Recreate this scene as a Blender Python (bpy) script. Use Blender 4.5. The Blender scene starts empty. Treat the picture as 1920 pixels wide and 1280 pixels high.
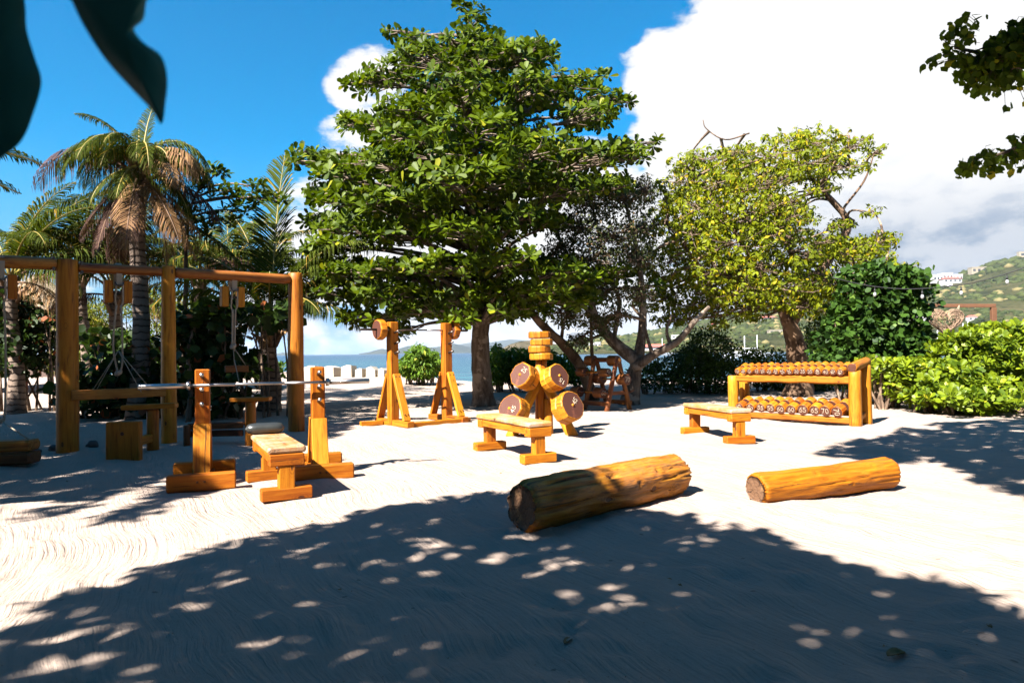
import bpy, bmesh, math, random
import mathutils.noise as mn
import numpy as np
from mathutils import Matrix, Vector

random.seed(7)
RNG = np.random.default_rng(7)
scene = bpy.context.scene
COL = scene.collection

# ------------------------------------------------------------------ camera
CAM_H = 1.2
PITCH, ROLL = math.radians(0.9), math.radians(0.7)
_f = Vector((0, math.cos(PITCH), math.sin(PITCH)))
_r0 = Vector((1, 0, 0)); _u0 = Vector((0, -math.sin(PITCH), math.cos(PITCH)))
_r = math.cos(ROLL) * _r0 - math.sin(ROLL) * _u0
_u = math.cos(ROLL) * _u0 + math.sin(ROLL) * _r0
cam_data = bpy.data.cameras.new('camera')
cam_data.lens = 24; cam_data.sensor_width = 36
cam_data.clip_start = 0.05; cam_data.clip_end = 20000
cam_data.dof.use_dof = True; cam_data.dof.focus_distance = 8.5; cam_data.dof.aperture_fstop = 4.8
cam = bpy.data.objects.new('camera', cam_data); COL.objects.link(cam)
cam.matrix_world = Matrix(((_r.x, _u.x, -_f.x, 0), (_r.y, _u.y, -_f.y, 0), (_r.z, _u.z, -_f.z, CAM_H), (0, 0, 0, 1)))
scene.camera = cam

# ------------------------------------------------------------------ light and exposure
SUN_EL = math.radians(44); SUN_AZ = math.radians(43)      # travel direction: 43 deg right of the view axis
EXPOSURE = 2.4
KB = 0.61          # overall reflectance level that goes with this exposure
travel = Vector((math.sin(SUN_AZ) * math.cos(SUN_EL), math.cos(SUN_AZ) * math.cos(SUN_EL), -math.sin(SUN_EL)))
KX, KY = -travel.x / travel.z, -travel.y / travel.z        # shadow offset per metre of height
sl = bpy.data.lights.new('sun', 'SUN'); sl.energy = 5.0; sl.angle = math.radians(0.55); sl.color = (1.0, 0.955, 0.92)
sun = bpy.data.objects.new('sun', sl); COL.objects.link(sun)
sun.rotation_mode = 'QUATERNION'; sun.rotation_quaternion = travel.to_track_quat('-Z', 'Y')
scene.view_settings.view_transform = 'Standard'; scene.view_settings.look = 'None'
scene.view_settings.exposure = EXPOSURE; scene.view_settings.gamma = 1.0
scene.view_settings.use_curve_mapping = False
scene.cycles.use_denoising = True
scene.cycles.max_bounces = 7; scene.cycles.diffuse_bounces = 3; scene.cycles.glossy_bounces = 3
scene.cycles.transmission_bounces = 3; scene.cycles.transparent_max_bounces = 8; scene.cycles.volume_bounces = 0
scene.cycles.sample_clamp_indirect = 4.0


class NT:
    """small node helper"""
    def __init__(self, tree):
        self.t = tree; self.n = tree.nodes; self.l = tree.links

    def add(self, kind, **kw):
        nd = self.n.new(kind)
        ins = kw.pop('ins', {})
        for k, v in kw.items():
            setattr(nd, k, v)
        for k, v in ins.items():
            self.set(nd, k, v)
        return nd

    def set(self, nd, k, v):
        s = nd.inputs[k]
        if isinstance(v, bpy.types.NodeSocket):
            self.l.new(v, s)
        else:
            s.default_value = v

    def math(self, op, a, b=None, c=None, clamp=False):
        nd = self.n.new('ShaderNodeMath'); nd.operation = op; nd.use_clamp = clamp
        self.set(nd, 0, a)
        if b is not None: self.set(nd, 1, b)
        if c is not None: self.set(nd, 2, c)
        return nd.outputs[0]

    def mix(self, fac, a, b, blend='MIX'):
        nd = self.n.new('ShaderNodeMix'); nd.data_type = 'RGBA'; nd.blend_type = blend
        self.set(nd, 0, fac); self.set(nd, 6, a); self.set(nd, 7, b)
        return nd.outputs[2]

    def ramp(self, fac, stops, interp='LINEAR'):
        nd = self.n.new('ShaderNodeValToRGB'); nd.color_ramp.interpolation = interp
        el = nd.color_ramp.elements
        while len(el) > 1: el.remove(el[-1])
        el[0].position = stops[0][0]; el[0].color = (*stops[0][1], 1) if len(stops[0][1]) == 3 else stops[0][1]
        for p, c in stops[1:]:
            e = el.new(p); e.color = (*c, 1)
        self.set(nd, 0, fac)
        return nd.outputs[0]

    def noise(self, vec, scale, detail=3, rough=0.5, dist=0.0):
        nd = self.n.new('ShaderNodeTexNoise')
        self.set(nd, 'Scale', scale); self.set(nd, 'Detail', detail); self.set(nd, 'Roughness', rough); self.set(nd, 'Distortion', dist)
        if vec is not None: self.set(nd, 'Vector', vec)
        return nd.outputs[0]

    def sstep(self, v, a, b):
        nd = self.n.new('ShaderNodeMapRange'); nd.interpolation_type = 'SMOOTHSTEP'
        self.set(nd, 0, v); nd.inputs[1].default_value = a; nd.inputs[2].default_value = b
        return nd.outputs[0]

    def mapping(self, vec, scale=(1, 1, 1), loc=(0, 0, 0), rot=(0, 0, 0)):
        nd = self.n.new('ShaderNodeMapping')
        self.set(nd, 0, vec); self.set(nd, 1, loc); self.set(nd, 2, rot); self.set(nd, 3, scale)
        return nd.outputs[0]


def ray(px, py):
    """direction through a point of the photograph (1920 x 1280), forward part 1"""
    return _f + _r * ((px - 960) / 1280.0) + _u * ((640 - py) / 1280.0)


def G(px, py, z=0.0):
    d = ray(px, py); t = (z - CAM_H) / d.z
    return Vector((d.x * t, d.y * t, z))


def P(px, py, Y):
    d = ray(px, py); t = Y / d.y
    return Vector((d.x * t, Y, CAM_H + d.z * t))


def in_view(p, m=40):
    """bool array: which points fall inside the picture"""
    q = p - np.array([0, 0, CAM_H])
    z = q @ np.array(_f); x = q @ np.array(_r); y = q @ np.array(_u)
    zz = np.where(z > 0.05, z, 0.05)
    px = 960 + 1280 * x / zz; py = 640 - 1280 * y / zz
    return (z > 0.05) & (px > -m) & (px < 1920 + m) & (py > -m) & (py < 1280 + m)


# ------------------------------------------------------------------ world: Nishita sky + procedural clouds
world = bpy.data.worlds.new('World'); scene.world = world; world.use_nodes = True
w = NT(world.node_tree); w.n.clear()
SKY_S = 0.05
sky = w.add('ShaderNodeTexSky', sky_type='NISHITA', sun_disc=False, sun_elevation=SUN_EL,
            sun_rotation=math.pi + SUN_AZ, altitude=0.0, air_density=1.0, dust_density=0.3, ozone_density=2.0)
tc = w.add('ShaderNodeTexCoord')
sep = w.add('ShaderNodeSeparateXYZ', ins={0: tc.outputs['Generated']})
skyc = w.add('ShaderNodeHueSaturation', ins={'Hue': 0.492, 'Saturation': 3.2, 'Value': 0.80, 'Color': sky.outputs[0]}).outputs[0]
skyc = w.mix(w.sstep(sep.outputs[2], 0.30, 0.02), skyc, (0.8, 1.9, 3.05, 1))
# clouds: big drifts set by direction, broken up by noise
dirn = w.add('ShaderNodeVectorMath', operation='NORMALIZE', ins={0: tc.outputs['Generated']}).outputs[0]
nz = w.noise(w.mapping(dirn, (1, 1, 1.7)), 5.0, 9, 0.58, 0.15)
nz2 = w.noise(w.mapping(dirn, (1, 1, 2.2), (3.1, 0.4, 1.0)), 14.0, 8, 0.6)
# (px, py, inner deg, outer deg, weight)
BL = [(1600, 150, 8, 17, 1.0), (1400, 340, 5, 11, 0.95), (1290, 180, 2.5, 7, .95), (1850, 260, 9, 18, 1.0), (2300, 240, 14, 24, 1.0), (1540, 480, 8, 17, .9), (1050, 520, 7, 15, .9),
      (690, 165, 1.5, 4.5, 0.80), (665, 290, 1.5, 5.5, 0.74), (610, 430, 2, 7, .75), (700, 520, 4, 11, .8)]
cov = None
for px, py, a, b, wt in BL:
    d = ray(px, py).normalized()
    dot = w.add('ShaderNodeVectorMath', operation='DOT_PRODUCT', ins={0: dirn, 1: tuple(d)}).outputs['Value']
    m = w.math('MULTIPLY', w.sstep(dot, math.cos(math.radians(b)), math.cos(math.radians(a))), wt)
    cov = m if cov is None else w.math('MAXIMUM', cov, m)
# rest of the sky: scattered clouds behind the camera, a low bank all round the horizon
back = w.math('MULTIPLY', w.sstep(sep.outputs[1], 0.15, -0.35), 0.30)
low = w.math('MULTIPLY', w.sstep(sep.outputs[2], 0.26, 0.06), 0.62)
cov = w.math('MAXIMUM', cov, w.math('MAXIMUM', back, low))
dens = w.math('ADD', cov, w.math('ADD', w.math('MULTIPLY', w.math('SUBTRACT', nz, 0.5), 1.7), w.math('MULTIPLY', w.math('SUBTRACT', nz2, 0.5), 1.15)))
mask = w.sstep(dens, 0.42, 0.70)
hole = w.sstep(w.math('ADD', nz2, w.math('MULTIPLY', nz, 0.3)), 0.46, 0.60)
shade = w.sstep(w.math('ADD', nz2, w.math('MULTIPLY', sep.outputs[2], 1.1)), 0.36, 0.74)
grey_d = tuple(ray(1790, 425).normalized())
gdot = w.add('ShaderNodeVectorMath', operation='DOT_PRODUCT', ins={0: w.mapping(dirn, (1, 1, 1)), 1: grey_d}).outputs['Value']
gz = w.sstep(sep.outputs[2], 0.225, 0.12)
gm = w.math('MULTIPLY', w.math('MULTIPLY', w.sstep(gdot, math.cos(math.radians(13)), math.cos(math.radians(4))), gz), w.math('MULTIPLY_ADD', w.sstep(nz2, 0.35, 0.6), -0.45, 0.92))
cb = 0.223 / (SKY_S * 1.0)
cloud_hi = (cb * 0.87, cb * 0.87, cb * 0.87, 1); cloud_lo = (cb * 0.66, cb * 0.70, cb * 0.77, 1)
cloud_g = (cb * 0.22, cb * 0.31, cb * 0.44, 1)
cc = w.mix(shade, cloud_lo, cloud_hi)
cc = w.mix(gm, cc, cloud_g)
final = w.mix(mask, skyc, cc)
below = w.sstep(sep.outputs[2], 0.0, -0.03)
final = w.mix(below, final, (0.9, 1.25, 1.5, 1))
bg = w.add('ShaderNodeBackground', ins={'Color': final, 'Strength': SKY_S})
wo = w.add('ShaderNodeOutputWorld'); w.l.new(bg.outputs[0], wo.inputs[0])


# ------------------------------------------------------------------ materials
def material(name):
    m = bpy.data.materials.new(name); m.use_nodes = True
    t = NT(m.node_tree); t.n.clear()
    o = t.add('ShaderNodeOutputMaterial')
    return m, t, o


def principled(t, o, color, rough=0.6, bump=None, bump_s=0.3, bump_d=0.02, spec=0.5, metal=0.0, **kw):
    b = t.add('ShaderNodeBsdfPrincipled', ins={'Base Color': color, 'Roughness': rough, 'Metallic': metal, 'Specular IOR Level': spec})
    if bump is not None:
        bn = t.add('ShaderNodeBump', ins={'Strength': bump_s, 'Distance': bump_d, 'Height': bump})
        t.l.new(bn.outputs[0], b.inputs['Normal'])
    t.l.new(b.outputs[0], o.inputs[0])
    return b


def m_wood(name, light, mid, dark, weather=0.0, rough=0.5, knots=1.0, grain_bump=0.35, streak=0.0):
    light, mid, dark = [tuple(x * KB for x in q) for q in (light, mid, dark)]
    m, t, o = material(name)
    tc = t.add('ShaderNodeTexCoord'); oi = t.add('ShaderNodeObjectInfo')
    off = t.math('MULTIPLY', oi.outputs['Random'], 37.0)
    comb = t.add('ShaderNodeCombineXYZ', ins={0: off, 1: t.math('MULTIPLY', off, 0.7), 2: off})
    v = t.add('ShaderNodeVectorMath', operation='ADD', ins={0: tc.outputs['Object'], 1: comb.outputs[0]}).outputs[0]
    g1 = t.noise(t.mapping(v, (1.3, 16, 16)), 1.6, 6, 0.62, 0.5)
    g2 = t.noise(t.mapping(v, (2.5, 60, 60)), 2.0, 3, 0.6)
    big = t.noise(v, 2.6, 3, 0.55)
    c = t.ramp(g1, [(0.33, dark), (0.45, mid), (0.58, light), (0.70, mid), (0.80, dark)])
    c = t.mix(t.math('MULTIPLY', t.sstep(big, 0.38, 0.70), 0.55), c, (*mid, 1))
    c = t.mix(t.math('MULTIPLY', t.sstep(g2, 0.55, 0.75), 0.35), c, (*dark, 1))
    vo = t.add('ShaderNodeTexVoronoi', feature='F1', ins={'Vector': t.mapping(v, (2.6, 5.5, 5.5)), 'Scale': 1.0, 'Randomness': 1.0})
    kd = vo.outputs['Distance']
    rings = t.math('SINE', t.math('MULTIPLY', kd, 95.0))
    halo = t.math('MULTIPLY', t.sstep(kd, 0.30, 0.10), t.math('MULTIPLY_ADD', rings, 0.3, 0.45))
    core = t.sstep(kd, 0.105, 0.07)
    c = t.mix(t.math('MULTIPLY', halo, 0.7 * knots), c, (dark[0] * .8, dark[1] * .75, dark[2] * .7, 1))
    c = t.mix(t.math('MULTIPLY', core, 0.9 * knots), c, (0.05, 0.018, 0.008, 1))
    dirt = t.noise(v, 5.5, 6, 0.72)
    c = t.mix(t.math('MULTIPLY', t.sstep(dirt, 0.50, 0.72), 0.28), c, (dark[0] * 1.3, dark[1] * 1.5, dark[2] * 2.0, 1))
    ck = t.noise(t.mapping(v, (1.6, 42, 42)), 1.0, 3, 0.5, 0.4)
    c = t.mix(t.math('MULTIPLY', t.sstep(ck, 0.655, 0.69), 0.8), c, (0.03, 0.012, 0.006, 1))
    if streak > 0:
        st = t.noise(t.mapping(v, (1.1, 9, 9)), 1.5, 5, 0.7, 0.9)
        c = t.mix(t.math('MULTIPLY', t.sstep(st, 0.56, 0.70), streak), c, (dark[0] * .6, dark[1] * .5, dark[2] * .5, 1))
    if weather > 0:
        wn = t.noise(v, 4.0, 5, 0.7)
        c = t.mix(t.math('MULTIPLY', t.sstep(wn, 0.40, 0.68), weather), c, (0.34, 0.27, 0.20, 1))
    hs = t.add('ShaderNodeHueSaturation', ins={'Hue': t.math('MULTIPLY_ADD', oi.outputs['Random'], 0.014, 0.493),
                                               'Value': t.math('MULTIPLY_ADD', oi.outputs['Random'], 0.38, 0.80), 'Color': c})
    h = t.math('ADD', t.math('MULTIPLY', g1, 0.6), t.math('SUBTRACT', t.math('MULTIPLY', g2, 0.3), t.math('MULTIPLY', core, 0.4)))
    rr = t.math('MULTIPLY_ADD', big, 0.3, rough - 0.15)
    principled(t, o, hs.outputs[0], rr, h, grain_bump, 0.012, 0.18)
    return m


def m_endgrain(name, inner, outer, rough=0.6):
    m, t, o = material(name)
    tc = t.add('ShaderNodeTexCoord'); oi = t.add('ShaderNodeObjectInfo')
    sp = t.add('ShaderNodeSeparateXYZ', ins={0: tc.outputs['Object']})
    nn = t.noise(tc.outputs['Object'], 9.0, 4, 0.6)
    rr = t.math('SQRT', t.math('ADD', t.math('POWER', t.math('ABSOLUTE', sp.outputs[1]), 2.0), t.math('POWER', t.math('ABSOLUTE', sp.outputs[2]), 2.0)))
    ring = t.math('SINE', t.math('ADD', t.math('MULTIPLY', rr, 260.0), t.math('MULTIPLY', nn, 9.0)))
    c = t.mix(t.math('MULTIPLY_ADD', ring, 0.06, 0.25), (*inner, 1), (*outer, 1))
    c = t.mix(t.sstep(nn, 0.55, 0.75), c, (outer[0] * 1.25, outer[1] * 1.3, outer[2] * 1.2, 1))
    principled(t, o, c, rough, t.math('ADD', nn, t.math('MULTIPLY', ring, 0.12)), 0.5, 0.01, 0.3)
    return m


def m_simple(name, col, rough=0.6, scale=8.0, var=0.25, bump=0.2, metal=0.0, spec=0.4, bump_d=0.01):
    col = tuple(x * KB for x in col)
    m, t, o = material(name)
    tc = t.add('ShaderNodeTexCoord')
    n = t.noise(tc.outputs['Object'], scale, 5, 0.6)
    c = t.mix(n, tuple(x * (1 - var) for x in col) + (1,), tuple(min(1, x * (1 + var)) for x in col) + (1,))
    principled(t, o, c, rough, n, bump, bump_d, spec, metal)
    return m


def m_bark(name, c1, c2, c3, scale=6.0, stretch=0.25, bump_d=0.04):
    c1, c2, c3 = [tuple(x * KB for x in q) for q in (c1, c2, c3)]
    m, t, o = material(name)
    tc = t.add('ShaderNodeTexCoord')
    v = t.mapping(tc.outputs['Object'], (1, 1, stretch))
    n = t.noise(v, scale, 7, 0.68, 0.3)
    n2 = t.noise(tc.outputs['Object'], scale * 0.35, 4, 0.6)
    c = t.ramp(n, [(0.32, c3), (0.48, c2), (0.66, c1)])
    c = t.mix(t.sstep(n2, 0.52, 0.62), c, (c1[0] * 1.35, c1[1] * 1.35, c1[2] * 1.35, 1))
    principled(t, o, c, 0.85, n, 0.8, bump_d, 0.2)
    return m


def m_leaf(name, c_dark, c_light, yellow=None, y_amt=0.1, gloss=0.55, trans=0.32, spec=0.13):
    c_dark, c_light = [tuple(x * .72 for x in q) for q in (c_dark, c_light)]
    m, t, o = material(name)
    geo = t.add('ShaderNodeNewGeometry'); oi = t.add('ShaderNodeObjectInfo'); tc = t.add('ShaderNodeTexCoord')
    r = t.math('FRACT', t.math('ADD', geo.outputs['Random Per Island'], oi.outputs['Random']))
    big = t.noise(tc.outputs['Object'], 0.55, 2, 0.5)
    f = t.math('ADD', t.math('MULTIPLY', r, 0.7), t.math('MULTIPLY', t.math('SUBTRACT', big, 0.35), 0.9), clamp=True)
    c = t.mix(f, (*c_dark, 1), (*c_light, 1))
    if yellow is not None:
        r2 = t.math('FRACT', t.math('MULTIPLY', r, 13.7))
        c = t.mix(t.math('GREATER_THAN', r2, 1.0 - y_amt), c, (*yellow, 1))
    b = t.add('ShaderNodeBsdfPrincipled', ins={'Base Color': c, 'Roughness': gloss, 'Specular IOR Level': spec})
    tr = t.add('ShaderNodeBsdfTranslucent', ins={'Color': t.mix(0.5, c, t.mix(1.0, c, (1.5, 1.6, 0.4, 1), 'MULTIPLY'))})
    mx = t.add('ShaderNodeMixShader', ins={0: trans}); t.l.new(b.outputs[0], mx.inputs[1]); t.l.new(tr.outputs[0], mx.inputs[2])
    t.l.new(mx.outputs[0], o.inputs[0])
    return m


M = {}
M['wood'] = m_wood('orange_wood', (0.58, 0.198, 0.012), (0.47, 0.130, 0.006), (0.22, 0.048, 0.003))
M['post_wood'] = m_wood('post_wood', (0.58, 0.228, 0.018), (0.47, 0.160, 0.009), (0.23, 0.065, 0.005), rough=0.5)
M['beam_wood'] = m_wood('beam_wood', (0.48, 0.20, 0.035), (0.34, 0.11, 0.018), (0.13, 0.035, 0.008), rough=0.5)
M['seat_wood'] = m_wood('weathered_wood', (0.56, 0.27, 0.10), (0.50, 0.21, 0.055), (0.28, 0.09, 0.02), weather=0.7, rough=0.5)
M['log_wood'] = m_wood('log_wood', (0.64, 0.262, 0.02), (0.46, 0.155, 0.010), (0.08, 0.025, 0.006), weather=0.12, grain_bump=0.9, streak=0.9)
M['log_bright'] = m_wood('log_bright', (0.48, 0.152, 0.008), (0.40, 0.110, 0.005), (0.22, 0.048, 0.004), grain_bump=0.8, streak=0.65)
M['dark_wood'] = m_wood('dark_wood', (0.20, 0.075, 0.025), (0.12, 0.04, 0.015), (0.05, 0.016, 0.008))
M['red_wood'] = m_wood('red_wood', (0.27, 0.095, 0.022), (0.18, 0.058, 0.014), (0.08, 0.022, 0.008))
M['sap'] = m_wood('sapwood', (0.64, 0.268, 0.018), (0.55, 0.195, 0.009), (0.32, 0.085, 0.005), rough=0.5, knots=0.5)
M['end_dark'] = m_endgrain('heartwood_end', (0.052, 0.017, 0.009), (0.10, 0.031, 0.016))
M['end_light'] = m_endgrain('sawn_end', (0.34, 0.14, 0.035), (0.50, 0.22, 0.05))
M['log_end'] = m_endgrain('old_end', (0.07, 0.034, 0.02), (0.21, 0.115, 0.05))
# radial drying cracks on the log ends
_t = NT(M['log_end'].node_tree); _b = [n_ for n_ in _t.n if n_.type == 'BSDF_PRINCIPLED'][0]
_tc = _t.add('ShaderNodeTexCoord'); _sp = _t.add('ShaderNodeSeparateXYZ', ins={0: _tc.outputs['Object']})
_an = _t.math('ARCTAN2', _sp.outputs[1], _sp.outputs[2])
_cr = _t.math('ABSOLUTE', _t.math('SINE', _t.math('ADD', _t.math('MULTIPLY', _an, 3.5), _t.math('MULTIPLY', _t.noise(_tc.outputs['Object'], 14, 4, 0.6), 5.0))))
_src = _b.inputs['Base Color'].links[0].from_socket
_t.l.new(_t.mix(_t.math('MULTIPLY', _t.sstep(_cr, 0.16, 0.04), 0.9), _src, (0.012, 0.006, 0.004, 1)), _b.inputs['Base Color'])
M['steel'] = m_simple('brushed_steel', (0.62, 0.59, 0.55), 0.28, 30, 0.08, 0.03, 1.0)
M['knurl'] = m_simple('knurled_steel', (0.50, 0.45, 0.42), 0.42, 200, 0.2, 0.3, 1.0, bump_d=0.001)
M['dark_steel'] = m_simple('dark_steel', (0.16, 0.13, 0.11), 0.45, 30, 0.2, 0.05, 1.0)
M['bolt'] = m_simple('zinc_bolt', (0.55, 0.52, 0.48), 0.4, 40, 0.1, 0.05, 1.0)
M['rope'] = m_simple('rope', (0.42, 0.34, 0.24), 0.9, 90, 0.45, 0.9, bump_d=0.004)
M['strap'] = m_simple('webbing_strap', (0.40, 0.32, 0.22), 0.8, 60, 0.2, 0.4)
M['vinyl'] = m_simple('black_vinyl', (0.035, 0.037, 0.032), 0.34, 14, 0.4, 0.25, spec=0.6)
M['paint'] = m_simple('cream_paint', (0.62, 0.50, 0.35), 0.7, 60, 0.08, 0.1)
M['stone'] = m_simple('dark_stone', (0.11, 0.095, 0.085), 0.9, 14, 0.4, 0.8, bump_d=0.02)
M['pale_stone'] = m_simple('pale_stone', (0.56, 0.48, 0.36), 0.9, 7, 0.14, 0.6, bump_d=0.02)
M['thatch'] = m_simple('palm_thatch', (0.46, 0.34, 0.21), 0.95, 22, 0.5, 1.0, bump_d=0.08)
M['brown_steel'] = m_simple('rusty_bar', (0.15, 0.062, 0.024), 0.8, 10, 0.3, 0.3)
M['wicker'] = m_simple('wicker', (0.34, 0.22, 0.135), 0.85, 20, 0.45, 0.3)
M['cable'] = m_simple('black_cable', (0.02, 0.02, 0.02), 0.6, 10, 0.1, 0.0)
M['bark_grey'] = m_bark('grey_bark', (0.27, 0.21, 0.155), (0.15, 0.105, 0.07), (0.045, 0.03, 0.02), 9)
M['bark_brown'] = m_bark('brown_bark', (0.25, 0.155, 0.09), (0.14, 0.08, 0.045), (0.04, 0.022, 0.012), 5)
M['bark_twig'] = m_bark('twig_bark', (0.28, 0.20, 0.13), (0.17, 0.11, 0.07), (0.08, 0.05, 0.03), 12)
M['almond'] = m_leaf('almond_leaf', (0.018, 0.040, 0.002), (0.13, 0.18, 0.003), (0.19, 0.19, 0.01), 0.03, gloss=0.5, trans=0.30, spec=0.15)
M['gumbo'] = m_leaf('yellow_green_leaf', (0.060, 0.085, 0.003), (0.27, 0.305, 0.006), (0.30, 0.23, 0.008), 0.10, trans=0.35)
M['olive'] = m_leaf('olive_leaf', (0.030, 0.042, 0.012), (0.10, 0.115, 0.035), (0.14, 0.09, 0.04), 0.08, trans=0.15)
M['hedge'] = m_leaf('hedge_leaf', (0.022, 0.045, 0.006), (0.10, 0.15, 0.012), (0.25, 0.24, 0.03), 0.06)
M['bush'] = m_leaf('bush_leaf', (0.035, 0.085, 0.008), (0.14, 0.24, 0.018), (0.30, 0.32, 0.04), 0.05)
M['scaevola'] = m_leaf('scaevola_leaf', (0.055, 0.105, 0.006), (0.27, 0.34, 0.010), (0.38, 0.36, 0.02), 0.03, gloss=0.45, spec=0.25)
M['darkleaf'] = m_leaf('dark_glossy_leaf', (0.012, 0.034, 0.006), (0.06, 0.125, 0.014), (0.08, 0.13, 0.02), 0.04, gloss=0.52, trans=0.2, spec=0.12)
M['grape'] = m_leaf('sea_grape_leaf', (0.012, 0.025, 0.006), (0.045, 0.08, 0.012), (0.20, 0.06, 0.02), 0.05, gloss=0.45, trans=0.2)
M['feather'] = m_leaf('feathery_leaf', (0.07, 0.095, 0.010), (0.22, 0.24, 0.025), (0.32, 0.25, 0.03), 0.08)
M['shade_leaf'] = m_leaf('shade_leaf', (0.012, 0.03, 0.012), (0.045, 0.085, 0.03), gloss=0.4, trans=0.10)
M['near_leaf'] = m_leaf('near_leaf', (0.02, 0.15, 0.13), (0.03, 0.17, 0.15), gloss=0.6, trans=0.04, spec=0.2)
M['palm'] = m_leaf('palm_leaflet', (0.018, 0.032, 0.003), (0.085, 0.105, 0.007), (0.24, 0.15, 0.02), 0.05, gloss=0.75, trans=0.25, spec=0.08)
M['palm_dead'] = m_leaf('dead_palm_leaflet', (0.16, 0.075, 0.032), (0.42, 0.24, 0.10), gloss=0.7, trans=0.2)
M['palm_dry_dark'] = m_leaf('dry_dark_leaflet', (0.045, 0.022, 0.018), (0.12, 0.058, 0.040), gloss=0.7, trans=0.15)
M['rachis'] = m_simple('rachis', (0.36, 0.27, 0.05), 0.5, 6, 0.25, 0.1)
M['rachis_dry'] = m_simple('rachis_dry', (0.20, 0.11, 0.055), 0.8, 6, 0.25, 0.1)

# palm trunk: ringed
m, t, o = material('palm_trunk')
tc_ = t.add('ShaderNodeTexCoord'); sp_ = t.add('ShaderNodeSeparateXYZ', ins={0: tc_.outputs['Object']})
nn = t.noise(tc_.outputs['Object'], 5, 5, 0.65)
wv = t.math('FRACT', t.math('ADD', t.math('MULTIPLY', sp_.outputs[2], 7.5), t.math('MULTIPLY', nn, 1.3)))
rg = t.math('MINIMUM', t.sstep(wv, 0.0, 0.28), t.sstep(wv, 1.0, 0.93))
cc_ = t.mix(rg, (0.035, 0.022, 0.016, 1), t.mix(nn, (0.09, 0.062, 0.045, 1), (0.22, 0.165, 0.12, 1)))
principled(t, o, cc_, 0.85, t.math('ADD', rg, t.math('MULTIPLY', nn, 0.6)), 0.9, 0.03, 0.2)
M['palm_trunk'] = m

# raked coral sand
m, t, o = material('raked_sand')
tc_ = t.add('ShaderNodeTexCoord'); v = tc_.outputs['Object']
sp_ = t.add('ShaderNodeSeparateXYZ', ins={0: v})
wob = t.noise(v, 0.35, 2, 0.5)
wob2 = t.noise(v, 1.3, 3, 0.55)
u_ = t.math('ADD', t.math('MULTIPLY', sp_.outputs[0], 0.86), t.math('MULTIPLY', sp_.outputs[1], 0.50))
u_ = t.math('ADD', u_, t.math('ADD', t.math('MULTIPLY', wob, 1.1), t.math('MULTIPLY', wob2, 0.07)))
fine = t.noise(v, 26, 5, 0.7)
al_ = t.math('SUBTRACT', t.math('MULTIPLY', sp_.outputs[1], 0.86), t.math('MULTIPLY', sp_.outputs[0], 0.50))
cvec = t.add('ShaderNodeCombineXYZ', ins={0: t.math('MULTIPLY', u_, 26.0), 1: t.math('MULTIPLY', al_, 1.6), 2: 0.0}).outputs[0]
rk = t.sstep(t.noise(cvec, 1.0, 4, 0.6, 0.3), 0.34, 0.64)
brk = t.sstep(t.noise(v, 2.2, 4, 0.65), 0.34, 0.62)
grain = t.noise(v, 160, 3, 0.7)
mid = t.noise(v, 7, 5, 0.6)
hgt = t.math('ADD', t.math('MULTIPLY', t.math('MULTIPLY', rk, t.math('MULTIPLY_ADD', brk, 0.7, 0.3)), 0.38),
             t.math('ADD', t.math('MULTIPLY', grain, 0.20), t.math('ADD', t.math('MULTIPLY', mid, 0.55), t.math('MULTIPLY', fine, 0.35))))
spk = t.add('ShaderNodeTexVoronoi', feature='F1', ins={'Vector': v, 'Scale': 6.0})
speck = t.math('MULTIPLY', t.math('LESS_THAN', spk.outputs['Distance'], 0.085), t.math('GREATER_THAN', t.noise(v, 3.1, 2, 0.5), 0.5))
c = t.mix(t.noise(v, 3.0, 5, 0.65), (0.262, 0.203, 0.160, 1), (0.326, 0.256, 0.204, 1))
c = t.mix(t.math('MULTIPLY', t.sstep(fine, 0.52, 0.72), 0.35), c, (0.34, 0.29, 0.24, 1))
c = t.mix(t.math('MULTIPLY', speck, 0.6), c, (0.13, 0.09, 0.06, 1))
principled(t, o, c, 0.95, hgt, 0.9, 0.022, 0.1)
M['sand'] = m

# sea
m, t, o = material('sea_water')
tc_ = t.add('ShaderNodeTexCoord'); v = tc_.outputs['Object']
sp_ = t.add('ShaderNodeSeparateXYZ', ins={0: v})
n0 = t.noise(t.mapping(v, (0.006, 0.02, 1)), 1.0, 3, 0.5)
dst = t.math('ADD', sp_.outputs[1], t.math('MULTIPLY', n0, 120.0))
c = t.ramp(t.math('DIVIDE', dst, 900.0), [(0.06, (0.035, 0.135, 0.135)), (0.12, (0.022, 0.09, 0.115)), (0.4, (0.013, 0.05, 0.085)), (1.0, (0.010, 0.04, 0.078))])
pt = t.noise(t.mapping(v, (0.05, 0.16, 1)), 1.0, 4, 0.6)
c = t.mix(t.math('MULTIPLY', t.sstep(pt, 0.48, 0.62), .75), c, (0.012, 0.04, 0.075, 1))
wn = t.noise(t.mapping(v, (0.6, 1.5, 1)), 1.0, 6, 0.65)
wn2 = t.noise(t.mapping(v, (0.08, 0.22, 1)), 1.0, 4, 0.6)
foam = t.math('MULTIPLY', t.sstep(t.noise(t.mapping(v, (0.35, 1.2, 1)), 1.0, 6, 0.75), 0.60, 0.70), 0.7)
c = t.mix(foam, c, (0.55, 0.6, 0.62, 1))
principled(t, o, c, 0.32, t.math('ADD', wn, t.math('MULTIPLY', wn2, 3.0)), 1.0, 0.6, 0.35)
M['sea'] = m


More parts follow.
